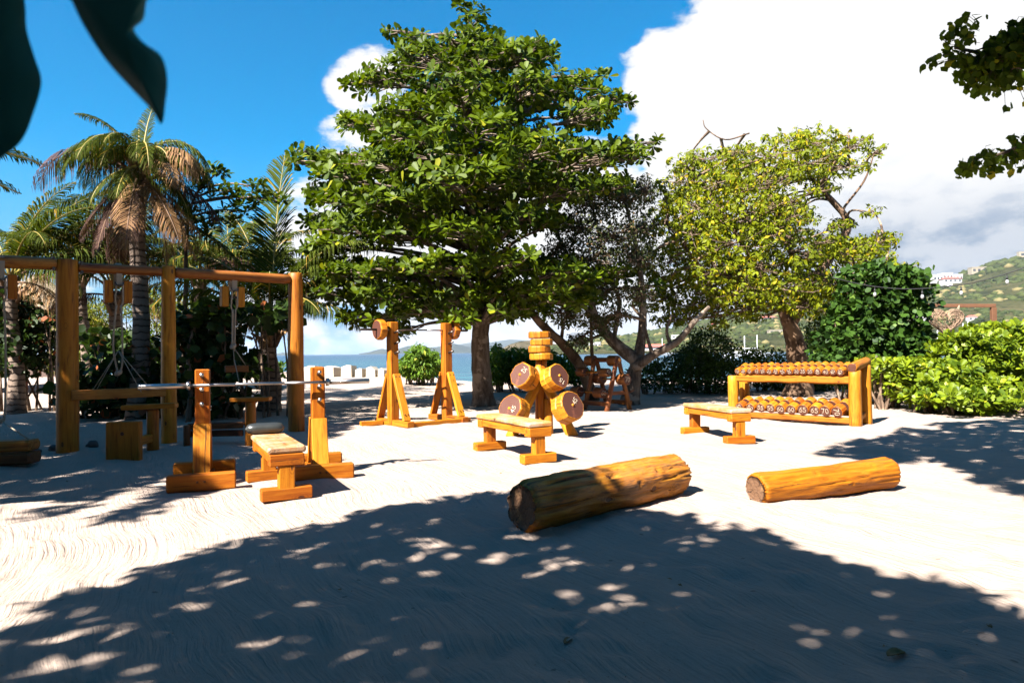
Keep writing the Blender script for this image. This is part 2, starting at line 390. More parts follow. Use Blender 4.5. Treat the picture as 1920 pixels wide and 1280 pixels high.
def m_hill(name, a, b_, c_, sc):
    a, b_, c_ = [tuple(x * .62 * KB for x in q) for q in (a, b_, c_)]
    m, t, o = material(name)
    tc = t.add('ShaderNodeTexCoord'); v = tc.outputs['Object']
    n = t.noise(v, sc, 6, 0.65); n2 = t.noise(v, sc * 5, 4, 0.7)
    c = t.ramp(n, [(0.38, a), (0.52, b_), (0.68, c_)])
    c = t.mix(t.sstep(n2, 0.5, 0.72), c, (a[0] * .6, a[1] * .6, a[2] * .6, 1))
    principled(t, o, c, 0.95, n2, 1.0, 3.0, 0.05)
    return m


M['hill'] = m_hill('scrub_hillside', (0.045, 0.055, 0.018), (0.10, 0.10, 0.035), (0.17, 0.14, 0.065), 0.018)
M['far_hill'] = m_hill('far_hill', (0.035, 0.055, 0.035), (0.06, 0.08, 0.05), (0.08, 0.09, 0.06), 0.003)
M['rock_hill'] = m_hill('rocky_headland', (0.07, 0.07, 0.03), (0.17, 0.14, 0.075), (0.26, 0.20, 0.13), 0.03)
M['scrub'] = m_leaf('scrub', (0.015, 0.024, 0.006), (0.065, 0.078, 0.020), (0.12, 0.10, 0.04), 0.10, gloss=0.8, trans=0.0, spec=0.1)
M['white_wall'] = m_simple('white_wall', (0.50, 0.48, 0.45), 0.9, 0.4, 0.06, 0.0)
M['cream_wall'] = m_simple('cream_wall', (0.33, 0.28, 0.20), 0.9, 0.4, 0.06, 0.0)
M['red_roof'] = m_simple('red_roof', (0.42, 0.12, 0.085), 0.9, 0.6, 0.15, 0.0)
M['window_dark'] = m_simple('dark_glass', (0.05, 0.06, 0.07), 0.2, 1, 0.1, 0.0)
M['hull'] = m_simple('white_hull', (0.75, 0.75, 0.75), 0.4, 1, 0.03, 0.0)
M['glass'] = m_simple('frosted_bulb', (0.42, 0.42, 0.41), 0.15, 5, 0.03, 0.0, spec=0.8)
M['litter'] = m_simple('dead_leaf', (0.34, 0.16, 0.045), 0.8, 60, 0.5, 0.3)
M['masonry'] = m_simple('low_wall', (0.16, 0.10, 0.075), 0.9, 3, 0.3, 0.4)


# ------------------------------------------------------------------ object helpers
def thing(name, label, cat, loc=(0, 0, 0), rz=0.0, group=None):
    o = bpy.data.objects.new(name, None); o.empty_display_size = 0.1; COL.objects.link(o)
    o.location = loc; o.rotation_euler = (0, 0, rz)
    tag(o, label, cat, group)
    return o


def tag(o, label=None, cat=None, group=None, kind=None):
    if label: o['label'] = label
    if cat: o['category'] = cat
    if group: o['group'] = group
    if kind: o['kind'] = kind
    return o


def link(name, me, parent=None, mtx=None, mats=None, smooth=False):
    if mats:
        for mm in mats:
            me.materials.append(mm)
    if smooth:
        me.polygons.foreach_set('use_smooth', np.ones(len(me.polygons), dtype=bool))
    o = bpy.data.objects.new(name, me); COL.objects.link(o)
    if parent is not None: o.parent = parent
    if mtx is not None: o.matrix_basis = mtx
    return o


def pymesh(name, v, f):
    me = bpy.data.meshes.new(name); me.from_pydata([tuple(x) for x in v], [], f); me.update(); return me


def outward(me):
    b = bmesh.new(); b.from_mesh(me); bmesh.ops.recalc_face_normals(b, faces=b.faces); b.to_mesh(me); b.free()
    return me


def npmesh(name, V, F):
    """V (n,3), F (m,k) with fixed k"""
    V = np.asarray(V, dtype=np.float32); F = np.asarray(F, dtype=np.int32)
    k = F.shape[1]
    me = bpy.data.meshes.new(name)
    me.vertices.add(len(V)); me.vertices.foreach_set('co', V.ravel())
    me.loops.add(F.size); me.loops.foreach_set('vertex_index', F.ravel())
    me.polygons.add(len(F)); me.polygons.foreach_set('loop_start', np.arange(0, F.size, k, dtype=np.int32))
    me.update(calc_edges=True); me.validate()
    return me


def frame(p0, p1, up=(0, 0, 1)):
    """matrix whose X axis runs from p0 to p1, origin at the middle; returns it and the length"""
    p0, p1 = Vector(p0), Vector(p1)
    x = (p1 - p0); L = x.length; x.normalize()
    up = Vector(up)
    if abs(x.dot(up.normalized())) > 0.99: up = Vector((0, 1, 0))
    y = up.cross(x).normalized(); z = x.cross(y)
    c = (p0 + p1) / 2
    return Matrix(((x.x, y.x, z.x, c.x), (x.y, y.y, z.y, c.y), (x.z, y.z, z.z, c.z), (0, 0, 0, 1))), L


def beam_mesh(L, wd, ht, ch=0.008, rough=0.002, seed=0):
    rnd = random.Random(seed)
    n = max(3, int(L / 0.25) + 2)
    xs = [-L / 2, -L / 2 + ch] + [-L / 2 + ch + (L - 2 * ch) * i / (n - 1) for i in range(1, n - 1)] + [L / 2 - ch, L / 2]
    V = []
    for i, x in enumerate(xs):
        e = ch if i in (0, len(xs) - 1) else 0
        a, b = wd / 2 - e, ht / 2 - e; c = ch
        dy, dz = rnd.uniform(-rough, rough), rnd.uniform(-rough, rough)
        for y, z in ((a, b - c), (a - c, b), (-a + c, b), (-a, b - c), (-a, -b + c), (-a + c, -b), (a - c, -b), (a, -b + c)):
            V.append((x, y + dy, z + dz))
    F = []
    for i in range(len(xs) - 1):
        for j in range(8):
            k = (j + 1) % 8
            F.append((i * 8 + j, i * 8 + k, (i + 1) * 8 + k, (i + 1) * 8 + j))
    F.append(tuple(range(7, -1, -1))); F.append(tuple((len(xs) - 1) * 8 + j for j in range(8)))
    F = [f[::-1] for f in F]
    return V, [f[::-1] for f in F]


_seed = [0]


def beam(par, name, p0, p1, wd, ht, mat='wood', up=(0, 0, 1), ch=0.008, rough=0.002):
    _seed[0] += 1
    mt, L = frame(p0, p1, up)
    V, F = beam_mesh(L, wd, ht, min(ch, wd * .3, ht * .3), rough, _seed[0])
    me = pymesh(name, V, F)
    return link(name, me, par, mt, [M[mat]])


def log_mesh(L, r0, r1, segs=18, irr=0.05, seed=0, ch=0.012, facet=0.0, sag=0.0, step=0.12, gouge=0.0):
    rnd = random.Random(seed)
    n = max(3, int(L / step) + 2)
    ph = [rnd.uniform(0, 6.28) for _ in range(8)]
    xs = [-L / 2, -L / 2 + ch] + [-L / 2 + ch + (L - 2 * ch) * i / (n - 1) for i in range(1, n - 1)] + [L / 2 - ch, L / 2]
    V = []
    for i, x in enumerate(xs):
        f = (x + L / 2) / L
        r = r0 + (r1 - r0) * f
        if i in (0, len(xs) - 1): r -= ch
        for j in range(segs):
            a = 2 * math.pi * j / segs
            k = 1 + irr * (math.sin(2 * a + ph[0] + x * 1.7) * .6 + math.sin(3 * a + ph[1] - x * 1.1) * .5 + math.sin(5 * a + ph[2] + x * 2.3) * .35
                           + math.sin(9 * x + ph[3]) * .25 + math.sin(7 * a + 6 * x + ph[4]) * .2)
            if facet:
                k *= 1 - facet * abs(math.sin(4 * a + ph[5])) ** 2
            if gouge:
                g = math.sin(4 * a + ph[6] + 0.9 * math.sin(3 * x + ph[7]))
                k -= gouge * max(0, g - 0.72) / 0.28
            V.append((x, r * k * math.cos(a), r * k * math.sin(a)))
    F = []
    for i in range(len(xs) - 1):
        for j in range(segs):
            k = (j + 1) % segs
            F.append((i * segs + j, (i + 1) * segs + j, (i + 1) * segs + k, i * segs + k)[::-1])
    nv = len(V)
    V.append((-L / 2, 0, 0)); V.append((L / 2, 0, 0))
    base = (len(xs) - 1) * segs
    ns = len(F)
    for j in range(segs):
        k = (j + 1) % segs
        F.append((nv, k, j)); F.append((nv + 1, base + j, base + k))
    return V, F, ns


def log(par, name, p0, p1, r0, r1=None, mat='post_wood', end='end_light', segs=18, irr=0.05, seed=None, ch=0.012, facet=0.0, step=0.12, gouge=0.0, up=(0, 0, 1)):
    _seed[0] += 1
    if seed is None: seed = _seed[0]
    mt, L = frame(p0, p1, up)
    V, F, ns = log_mesh(L, r0, r1 if r1 is not None else r0, segs, irr, seed, ch, facet, step=step, gouge=gouge)
    me = pymesh(name, V, F)
    me.materials.append(M[mat]); me.materials.append(M[end])
    idx = np.zeros(len(F), dtype=np.int32); idx[ns:] = 1
    me.polygons.foreach_set('material_index', idx)
    sm = np.ones(len(F), dtype=bool); sm[ns:] = False
    me.polygons.foreach_set('use_smooth', sm)
    return link(name, me, par, mt)


class Tubes:
    """collects tubes into one mesh"""
    def __init__(self): self.V = []; self.F = []; self.n = 0

    def add(self, pts, rad, segs=6, rough=0.0, cap=True):
        pts = [Vector(p) for p in pts]
        if not isinstance(rad, (list, tuple)): rad = [rad] * len(pts)
        prev = None; base = self.n
        for i, p in enumerate(pts):
            d = (pts[min(i + 1, len(pts) - 1)] - pts[max(i - 1, 0)])
            if d.length < 1e-7: d = Vector((0, 0, 1))
            d.normalize()
            if prev is None:
                a = Vector((1, 0, 0)) if abs(d.x) < 0.8 else Vector((0, 1, 0))
            else: a = prev
            s = (a - d * a.dot(d)).normalized(); prev = s; q = d.cross(s)
            for j in range(segs):
                an = 2 * math.pi * j / segs
                rr = rad[i] * (1 + (random.uniform(-rough, rough) if rough else 0))
                self.V.append(p + s * (rr * math.cos(an)) + q * (rr * math.sin(an)))
            self.n += segs
        for i in range(len(pts) - 1):
            for j in range(segs):
                k = (j + 1) % segs
                self.F.append((base + i * segs + j, base + i * segs + k, base + (i + 1) * segs + k, base + (i + 1) * segs + j))
        if cap:
            self.F.append(tuple(base + j for j in range(segs - 1, -1, -1)))
            self.F.append(tuple(base + (len(pts) - 1) * segs + j for j in range(segs)))

    def build(self, name, mat, par=None, smooth=True, mtx=None):
        me = pymesh(name, self.V, self.F)
        return link(name, me, par, mtx, [M[mat]] if isinstance(mat, str) else [mat], smooth)


def curve(pts, n=6):
    """Catmull-Rom through pts"""
    pts = [Vector(p) for p in pts]
    q = [pts[0] * 2 - pts[1]] + pts + [pts[-1] * 2 - pts[-2]]
    out = []
    for i in range(1, len(q) - 2):
        for k in range(n):
            s = k / n
            a, b, c, d = q[i - 1], q[i], q[i + 1], q[i + 2]
            out.append(0.5 * ((2 * b) + (c - a) * s + (2 * a - 5 * b + 4 * c - d) * s * s + (3 * b - a - 3 * c + d) * s ** 3))
    out.append(pts[-1])
    return out


def tube(par, name, pts, rad, mat, segs=8, rough=0.0, smooth=True, mtx=None):
    t = Tubes(); t.add(pts, rad, segs, rough); return t.build(name, mat, par, smooth, mtx)


def limb(par, name, ctrl, r0, r1, mat, segs=10, rough=0.07, n=6):
    pts = curve(ctrl, n)
    rad = [r0 + (r1 - r0) * (i / (len(pts) - 1)) ** 0.9 for i in range(len(pts))]
    return tube(par, name, pts, rad, mat, segs, rough)


def boxmesh(name, par, c, s, mat, rz=0.0, ch=0.0):
    """box centred at c, size s"""
    mt = Matrix.Translation(Vector(c)) @ Matrix.Rotation(rz, 4, 'Z')
    V, F = beam_mesh(s[0], s[1], s[2], ch or min(s) * 0.03, 0.0, 1)
    return link(name, pymesh(name, V, F), par, mt, [M[mat]])


def copy_tree(o, parent=None):
    c = o.copy(); COL.objects.link(c)
    if parent is not None: c.parent = parent
    for ch in [x for x in bpy.data.objects if x.parent == o]:
        copy_tree(ch, c)
    return c


# carved digits as strokes on a 0.6 x 1 cell
_arc = lambda cx, cy, rx, ry, a, b, n=10: [(cx + rx * math.cos(math.radians(a + (b - a) * i / n)), cy + ry * math.sin(math.radians(a + (b - a) * i / n))) for i in range(n + 1)]
DIG = {'0': [_arc(.3, .5, .27, .5, 90, 450, 16)], '1': [[(.1, .8), (.32, 1), (.32, 0)]],
       '2': [_arc(.3, .72, .27, .28, 160, -30) + [(.03, 0), (.6, 0)]],
       '3': [_arc(.27, .74, .25, .26, 150, -80) + _arc(.27, .26, .29, .27, 80, -150)],
       '4': [[(.45, 0), (.45, 1), (.02, .32), (.62, .32)]],
       '5': [[(.55, 1), (.12, 1), (.08, .56)] + _arc(.26, .32, .30, .31, 120, -150)],
       '6': [[(.5, 1), (.2, .72)] + _arc(.3, .29, .27, .29, 160, 520, 16)],
       '7': [[(.02, 1), (.58, 1), (.2, 0)]]}


def number(par, text, size, mtx, width=0.011):
    """painted number lying in the local YZ plane of mtx, facing -X; thin raised strokes"""
    V, F = [], []
    n = len(text); adv = 0.8
    x0 = -(n * adv - 0.2) / 2
    for i, chh in enumerate(text):
        for st in DIG[chh]:
            for a, b in zip(st[:-1], st[1:]):
                p = Vector((x0 + i * adv + a[0], a[1] - .5)) * size; q = Vector((x0 + i * adv + b[0], b[1] - .5)) * size
                d = (q - p)
                if d.length < 1e-6: continue
                d.normalize(); nn_ = Vector((-d.y, d.x)) * width / 2; p = p - d * width * .35; q = q + d * width * .35
                k = len(V)
                for w_ in (p + nn_, q + nn_, q - nn_, p - nn_):
                    V.append((-0.003, -w_.x, w_.y))
                for w_ in (p + nn_, q + nn_, q - nn_, p - nn_):
                    V.append((0.002, -w_.x, w_.y))
                F += [(k + 3, k + 2, k + 1, k), (k, k + 1, k + 5, k + 4), (k + 1, k + 2, k + 6, k + 5), (k + 2, k + 3, k + 7, k + 6), (k + 3, k, k + 4, k + 7)]
    return link('painted_number', pymesh('painted_number', V, F), par, mtx, [M['paint']])


# ------------------------------------------------------------------ foliage helpers
OBO_V = np.array([(0, 0, 0), (.45, .20, .02), (.45, -.20, .02), (.5, 0, -.03), (.82, .25, .01), (.82, -.25, .01), (1, 0, -.06)])
OBO_F = np.array([(0, 2, 3), (0, 3, 1), (2, 5, 3), (3, 4, 1), (3, 5, 6), (3, 6, 4)])
ELL_V = np.array([(0, 0, 0), (.45, .24, .05), (.45, -.24, .05), (1, 0, -.04)])
ELL_F = np.array([(0, 2, 3), (0, 3, 1)])
NAR_V = np.array([(0, 0, 0), (.4, .14, .03), (.4, -.14, .03), (1, 0, -.12)])
RND_V = np.array([(0, 0, 0), (.18, .32, .02), (.18, -.32, .02), (.62, .45, .03), (.62, -.45, .03), (.5, 0, -.03), (1, 0, -.03)])
RND_F = np.array([(0, 2, 5), (0, 5, 1), (2, 4, 5), (5, 3, 1), (5, 4, 6), (5, 6, 3)])


def unit(a):
    return a / np.maximum(np.linalg.norm(a, axis=-1, keepdims=True), 1e-9)


def leaf_mesh(name, pos, d, nrm, size, TV=OBO_V, TF=OBO_F):
    d = unit(d); nrm = unit(nrm - (nrm * d).sum(-1, keepdims=True) * d)
    y = np.cross(nrm, d)
    V = pos[:, None, :] + size[:, None, None] * (TV[None, :, 0:1] * d[:, None, :] + TV[None, :, 1:2] * y[:, None, :] + TV[None, :, 2:3] * nrm[:, None, :])
    k = len(TV)
    F = TF[None, :, :] + (np.arange(len(pos)) * k)[:, None, None]
    return npmesh(name, V.reshape(-1, 3), F.reshape(-1, 3))


def rosette_leaves(c, ax, n, size, el=(10, 50), jit=0.38):
    """c (N,3), ax (N,3) -> leaf arrays"""
    N = len(c); ax = unit(ax)
    h = np.where(np.abs(ax[:, :1]) < 0.8, np.array([[1., 0, 0]]), np.array([[0, 1., 0]]))
    u = unit(np.cross(ax, h)); v = np.cross(ax, u)
    phi = (np.arange(n) * 2.39996)[None, :] + RNG.uniform(0, 6.28, (N, 1)) + RNG.normal(0, .2, (N, n))
    e = np.radians(np.linspace(el[0], el[1], n))[None, :] + RNG.normal(0, .18, (N, n))
    dd = np.cos(e)[..., None] * (np.cos(phi)[..., None] * u[:, None] + np.sin(phi)[..., None] * v[:, None]) + np.sin(e)[..., None] * ax[:, None]
    nn_ = ax[:, None] - (ax[:, None] * dd).sum(-1, keepdims=True) * dd + RNG.normal(0, .12, (N, n, 3))
    s = size * RNG.uniform(1 - jit, 1 + jit, (N, n))
    pos = np.repeat(c[:, None], n, 1) + dd * 0.02
    return pos.reshape(-1, 3), dd.reshape(-1, 3), nn_.reshape(-1, 3), s.ravel()


def ellipsoid_pts(c, r, n, shell=2.2):
    d = unit(RNG.normal(0, 1, (n, 3)))
    rad = RNG.uniform(0, 1, (n, 1)) ** (1 / (3 * shell))
    return np.array(c)[None] + d * rad * np.array(r)[None], d


def random_leaves(p, out, size, up=0.5, droop=0.0, jit=0.35, rnd=0.7):
    """loose leaves at points p, facing outward"""
    N = len(p)
    d = unit(out * 0.6 + RNG.normal(0, rnd, (N, 3)) + np.array([0, 0, -droop]))
    nn_ = unit(out * 0.5 + np.array([0, 0, up]) + RNG.normal(0, .45, (N, 3)))
    return p, d, nn_, size * RNG.uniform(1 - jit, 1 + jit, N)


def stuff_leaves(par, name, arrs, mat, TV=ELL_V, TF=ELL_F):
    me = leaf_mesh(name, *arrs, TV, TF)
    o = link(name, me, par, None, [M[mat]])
    if par is not None: o['kind'] = 'stuff'
    return o


def lobes_px(lobes, Y, dens, px_per_m, depth_r, sp):
    """turn picture-plane lobes (px,py,rx,ry) into world ellipsoids at several depths"""
    out = []
    for (px, py, rx, ry) in lobes:
        D = depth_r(px, py)
        offs = [0.0] if D < 0.8 else ([-0.55 * D, 0.55 * D] if D < 1.8 else [-0.85 * D, -0.3 * D, 0.3 * D, 0.85 * D])
        for of in offs:
            y = Y + of + RNG.uniform(-.3, .3)
            c = P(px + RNG.uniform(-8, 8), py + RNG.uniform(-6, 6), y)
            s = y / 1280.0
            out.append((c, (rx * s, max(0.5, min(1.3, rx * s)) if D > .8 else rx * s, ry * s)))
    return out


# ================================================================== SETTING
def smooth01(x): x = np.clip(x, 0, 1); return x * x * (3 - 2 * x)


def shore(x):
    return 27.5 + 9.5 * smooth01((-x - 1) / 8) + np.sin(x * .35) * .5


def ground_z(x, y):
    z = 0.012 * np.sin(x * 1.1 + .6 * y) * np.sin(y * .9 - .3 * x) + 0.010 * np.sin(x * 2.7 - y * 1.9) + 0.006 * np.sin(4.1 * x + 3.3 * y + 1.)
    z = z + 0.006 * np.sin(7.3 * x - 5.1 * y + 2 * np.sin(x)) + 0.004 * np.sin(13 * x + 9 * y + 2 * np.sin(1.7 * y))
    s = shore(x)
    z = z * (1 - smooth01((y - s + 6) / 4)) + 0.28 * smooth01((y - 20) / 10) * smooth01((-x) / 6) - 2.2 * smooth01((y - s) / 7)
    return z


def zg(x, y): return float(ground_z(np.array(float(x)), np.array(float(y))))


ys = np.concatenate([np.linspace(-16, 1.2, 14), 1.6 * (60 / 1.6) ** np.linspace(0, 1, 330)])
us = np.linspace(-1, 1, 361); us = us * (0.55 + 0.45 * us ** 2)
Yg, Ug = np.meshgrid(ys, us, indexing='ij')
half = np.maximum(np.abs(Yg) * 1.7, 7) + 6
Xg = Ug * half
Zg = ground_z(Xg, Yg)
Zg = Zg + RNG.normal(0, 0.0012, Zg.shape)
for q in range(260):                                   # footprints and scuffs
    fy_ = 2.2 * (16 / 2.2) ** RNG.uniform(); fx_ = RNG.uniform(-.8, .8) * fy_
    rr_ = RNG.uniform(.05, .10); th_ = RNG.uniform(0, 3.14); dx = Xg - fx_; dy = Yg - fy_
    uu = dx * math.cos(th_) + dy * math.sin(th_); vv = -dx * math.sin(th_) + dy * math.cos(th_)
    d2 = (uu / (rr_ * 1.9)) ** 2 + (vv / rr_) ** 2
    Zg = Zg - .016 * np.exp(-d2 * 1.6) + .006 * np.exp(-(np.sqrt(d2) - 1.5) ** 2 * 5)
nr, ncl = Yg.shape
idx = np.arange(nr * ncl).reshape(nr, ncl)
Fg = np.stack([idx[:-1, :-1], idx[:-1, 1:], idx[1:, 1:], idx[1:, :-1]], -1).reshape(-1, 4)
me = npmesh('sand_ground', np.stack([Xg, Yg, Zg], -1).reshape(-1, 3), Fg)
o = link('sand_ground', me, None, None, [M['sand']], True)
tag(o, kind='structure')

SEA = -0.75
me = pymesh('sea', [(-9000, 15, SEA), (9000, 15, SEA), (9000, 9000, SEA), (-9000, 9000, SEA)], [(0, 1, 2, 3)])
tag(link('sea', me, None, None, [M['sea']]), kind='structure')


def ridge(name, prof, Ynear, Yfar, mat, back=1.3, seed=3, nd=30, bumps=0.05, label=None):
    """hill whose skyline passes through prof [(px,py)...] at distance Yfar, foot at Ynear"""
    rs = np.random.RandomState(seed)
    pxs = np.linspace(prof[0][0], prof[-1][0], 140)
    pys = np.interp(pxs, [p[0] for p in prof], [p[1] for p in prof])
    V = []
    hz = np.array([660.1 - (p - 960) * math.tan(ROLL) for p in pxs])
    ph = rs.uniform(0, 6, 6)
    for i, px in enumerate(pxs):
        top = P(px, pys[i], Yfar)
        H = max(top.z, SEA + 0.5)
        for k in range(nd):
            f = k / (nd - 1)
            if f < .75:
                g = f / .75; Y = Ynear + (Yfar - Ynear) * g
                z = SEA - 1 + (H - SEA + 1) * (g ** 0.85)
                z *= 1 + bumps * math.sin(g * 9 + px * .012 + ph[0]) * (1 - g) + bumps * math.sin(px * .05 + g * 5 + ph[1]) * g * (1 - g) * 2
            else:
                g = (f - .75) / .25; Y = Yfar * (1 + (back - 1) * g)
                z = H * (1 - g) + (SEA - 2) * g
            d = ray(px, 600); x = d.x / d.y * Y
            V.append((x, Y, z))
    V = np.array(V)
    idx = np.arange(len(pxs) * nd).reshape(len(pxs), nd)
    F = np.stack([idx[:-1, :-1], idx[1:, :-1], idx[1:, 1:], idx[:-1, 1:]], -1).reshape(-1, 4)
    me = npmesh(name, V, F)
    o = link(name, me, None, None, [M[mat]], True); tag(o, kind='structure')
    return V.reshape(len(pxs), nd, 3)


# right-hand hillside with houses, the low headland, and far blue islands
HR = ridge('hillside', [(1010, 652), (1050, 644), (1100, 638), (1170, 630), (1250, 619), (1330, 600), (1450, 574), (1560, 548), (1690, 530), (1740, 526),
                        (1800, 514), (1850, 494), (1920, 479), (2000, 464), (2150, 450), (2400, 455), (2700, 470)], 420, 950, 'hill', bumps=0.07)
ridge('headland', [(900, 663), (935, 657), (955, 645), (975, 639), (1000, 637), (1035, 640), (1060, 644), (1100, 650), (1180, 656)], 620, 700, 'rock_hill', seed=5)
ridge('far_island_hills', [(672, 663), (690, 660), (715, 653), (735, 657), (765, 648), (800, 651), (818, 650), (850, 643), (880, 650), (905, 655), (935, 660)], 3600, 4000, 'far_hill', seed=6, bumps=.2)
ridge('distant_hills', [(760, 662), (800, 655), (840, 649), (880, 642), (920, 641), (955, 636), (990, 638), (1060, 640), (1120, 650), (1200, 657)], 5600, 6200, 'far_hill', seed=7, bumps=.2)
ridge('low_cay', [(500, 665.5), (515, 664), (530, 660.5), (545, 661), (560, 664.5)], 4300, 4500, 'far_hill', seed=8)

# scrub on the hillside: thousands of bushes that nobody could count
A = HR[:, 1:23].reshape(-1, 3)
n_b = 9000
i0 = RNG.integers(0, HR.shape[0] - 1, n_b); k0 = RNG.integers(0, 22, n_b); fu = RNG.uniform(0, 1, (n_b, 1)); fv = RNG.uniform(0, 1, (n_b, 1))
Pb = (HR[i0, k0] * (1 - fu) + HR[i0 + 1, k0] * fu) * (1 - fv) + (HR[i0, k0 + 1] * (1 - fu) + HR[i0 + 1, k0 + 1] * fu) * fv
clump = np.sin(Pb[:, 0] * .021) * np.sin(Pb[:, 1] * .017 + 1) + np.sin(Pb[:, 0] * .05 + Pb[:, 1] * .03)
Pb = Pb[(clump + RNG.normal(0, .6, n_b) > -0.35) & (Pb[:, 2] > 0.5)]
bm_ = bmesh.new(); bmesh.ops.create_icosphere(bm_, subdivisions=1, radius=1.0)
icoV = np.array([v.co[:] for v in bm_.verts]); icoF = np.array([[v.index for v in f.verts] for f in bm_.faces]); bm_.free()
bm_ = bmesh.new(); bmesh.ops.create_icosphere(bm_, subdivisions=3, radius=1.0)
ico3V = np.array([v.co[:] for v in bm_.verts]); ico3F = np.array([[v.index for v in f.verts] for f in bm_.faces]); bm_.free()
sz = RNG.uniform(1.6, 4.6, (len(Pb), 1, 1)) * (Pb[:, 1] / 700)[:, None, None]
VV = Pb[:, None] + icoV[None] * sz * np.array([1.25, 1.25, .8]) * RNG.uniform(.65, 1.35, (len(Pb), len(icoV), 1))
FF = icoF[None] + (np.arange(len(Pb)) * len(icoV))[:, None, None]
o = link('hillside_scrub', npmesh('hillside_scrub', VV.reshape(-1, 3), FF.reshape(-1, 3)), None, None, [M['scrub']])
tag(o, 'dense green scrub covering the far hillside above the bay', 'scrub', kind='stuff')


def hill_point(px, py):
    """point of the hillside seen at (px,py)"""
    d = ray(px, py); best = None
    pi = np.interp(px, [0, 0], [0, 0])
    cols = np.array([abs((HR[i, 0, 0] / HR[i, 0, 1]) - d.x / d.y) for i in range(HR.shape[0])])
    i = int(cols.argmin())
    for k in range(22):
        q = HR[i, k]; zz = CAM_H + d.z / d.y * q[1]
        if q[2] >= zz: return Vector((d.x / d.y * q[1], q[1], q[2]))
    q = HR[i, 22]; return Vector((d.x / d.y * q[1], q[1], q[2]))


def house(px, py, wpx, hpx, label, roof='red_roof', wall='white_wall', wings=1, flat=False, nwin=4, cat='house', Y=None, name='hillside_house'):
    p = hill_point(px, py + hpx * .5) if Y is None else P(px, py + hpx * .5, Y)
    s = p.y / 1280.0; Wd, H = wpx * s * .85, hpx * s * .85
    rz = -0.12
    t = thing(name, label, cat, p, rz)
    D = min(Wd * .6, 14)
    hw = H * (1.0 if flat else .62)
    tiers = wings
    for k in range(tiers):
        ww = Wd / tiers * .98; x = -Wd / 2 + (k + .5) * Wd / tiers; hh = hw * (1 - .22 * ((k + 1) % 2) * (tiers > 1))
        boxmesh('wall', t, (x, k * .6, hh / 2 - 1.2), (ww, D, hh + 2.4), wall)
        if flat:
            boxmesh('roof', t, (x, k * .6, hh + .15 + H * .04), (ww * 1.03, D * 1.05, .3 + H * .08), wall)
        else:
            V = [(-ww * .53, -D * .56, 0), (ww * .53, -D * .56, 0), (ww * .53, D * .56, 0), (-ww * .53, D * .56, 0), (-ww * .3, 0, H - hh), (ww * .3, 0, H - hh)]
            F = [(0, 1, 5, 4), (1, 2, 5), (2, 3, 4, 5), (3, 0, 4), (3, 2, 1, 0)]
            link('roof', pymesh('roof', V, F), t, Matrix.Translation((x, k * .6, hh + .02)), [M[roof]])
        for q in range(max(1, nwin // tiers)):
            nw = max(1, nwin // tiers); xx = x - ww / 2 + (q + .5) * ww / nw
            boxmesh('window', t, (xx, k * .6 - D / 2 - .02, hh * .5), (ww / nw * .5, .25, hh * .42), 'window_dark')
    return t


house(1773, 521, 62, 17, 'large white stepped villa standing on the hill crest', wings=3, flat=True, nwin=9)
house(1782, 526, 38, 13, 'low red roofed house just below the white villa', nwin=4)
house(1832, 510, 30, 11, 'beige flat roofed house on the crest beside the white villa', wall='cream_wall', flat=True, nwin=3)
house(1768, 539, 32, 7, 'long low white house below the red roofed one', flat=True, nwin=3)
house(1822, 598, 20, 11, 'small pink roofed white house behind the wicker heart', nwin=2)
house(1726, 604, 26, 8, 'low white house seen against the dark shrub edge', flat=True, nwin=3)
house(1916, 478, 16, 10, 'hilltop house cut by the picture edge', wall='cream_wall', flat=True, nwin=1)
house(1440, 596, 36, 9, 'long house with dull red roof seen through the yellow green tree', nwin=6)
house(1340, 610, 16, 7, 'small white house high on the slope beyond the bare limb', nwin=2)
house(1455, 625, 34, 6, 'long pale grey roofed house low on the slope', flat=True, wall='cream_wall', nwin=3)
house(1270, 631, 26, 7, 'white terrace house above the bay pier', flat=True, nwin=3)
house(1285, 622, 12, 5, 'tiny white cabin uphill of the terrace house', flat=True, nwin=1)
house(1115, 646, 26, 9, 'white two part house between the forked limbs', wings=2, flat=True, nwin=4)
house(1154, 649, 12, 7, 'small red roofed house beside the forked trunk', nwin=1)
house(1040, 641, 44, 5, 'row of low white buildings on the headland top', flat=True, nwin=6, Y=690)
# pier building by the water
pt_ = thing('pier_building', 'long red roofed pier building standing at the bay edge', 'building', P(1225, 657, 380), -.05)
boxmesh('wall', pt_, (0, 0, 1.0), (14, 5, 2.0), 'white_wall')
link('roof', pymesh('roof', [(-8, -3.2, 2), (8, -3.2, 2), (8, 3.2, 2), (-8, 3.2, 2), (-6.5, 0, 3.6), (6.5, 0, 3.6)], [(0, 1, 5, 4), (1, 2, 5), (2, 3, 4, 5), (3, 0, 4), (3, 2, 1, 0)]), pt_, None, [M['red_roof']])
boxmesh('deck', pt_, (0, -3, -.2), (18, 3, .3), 'cream_wall')


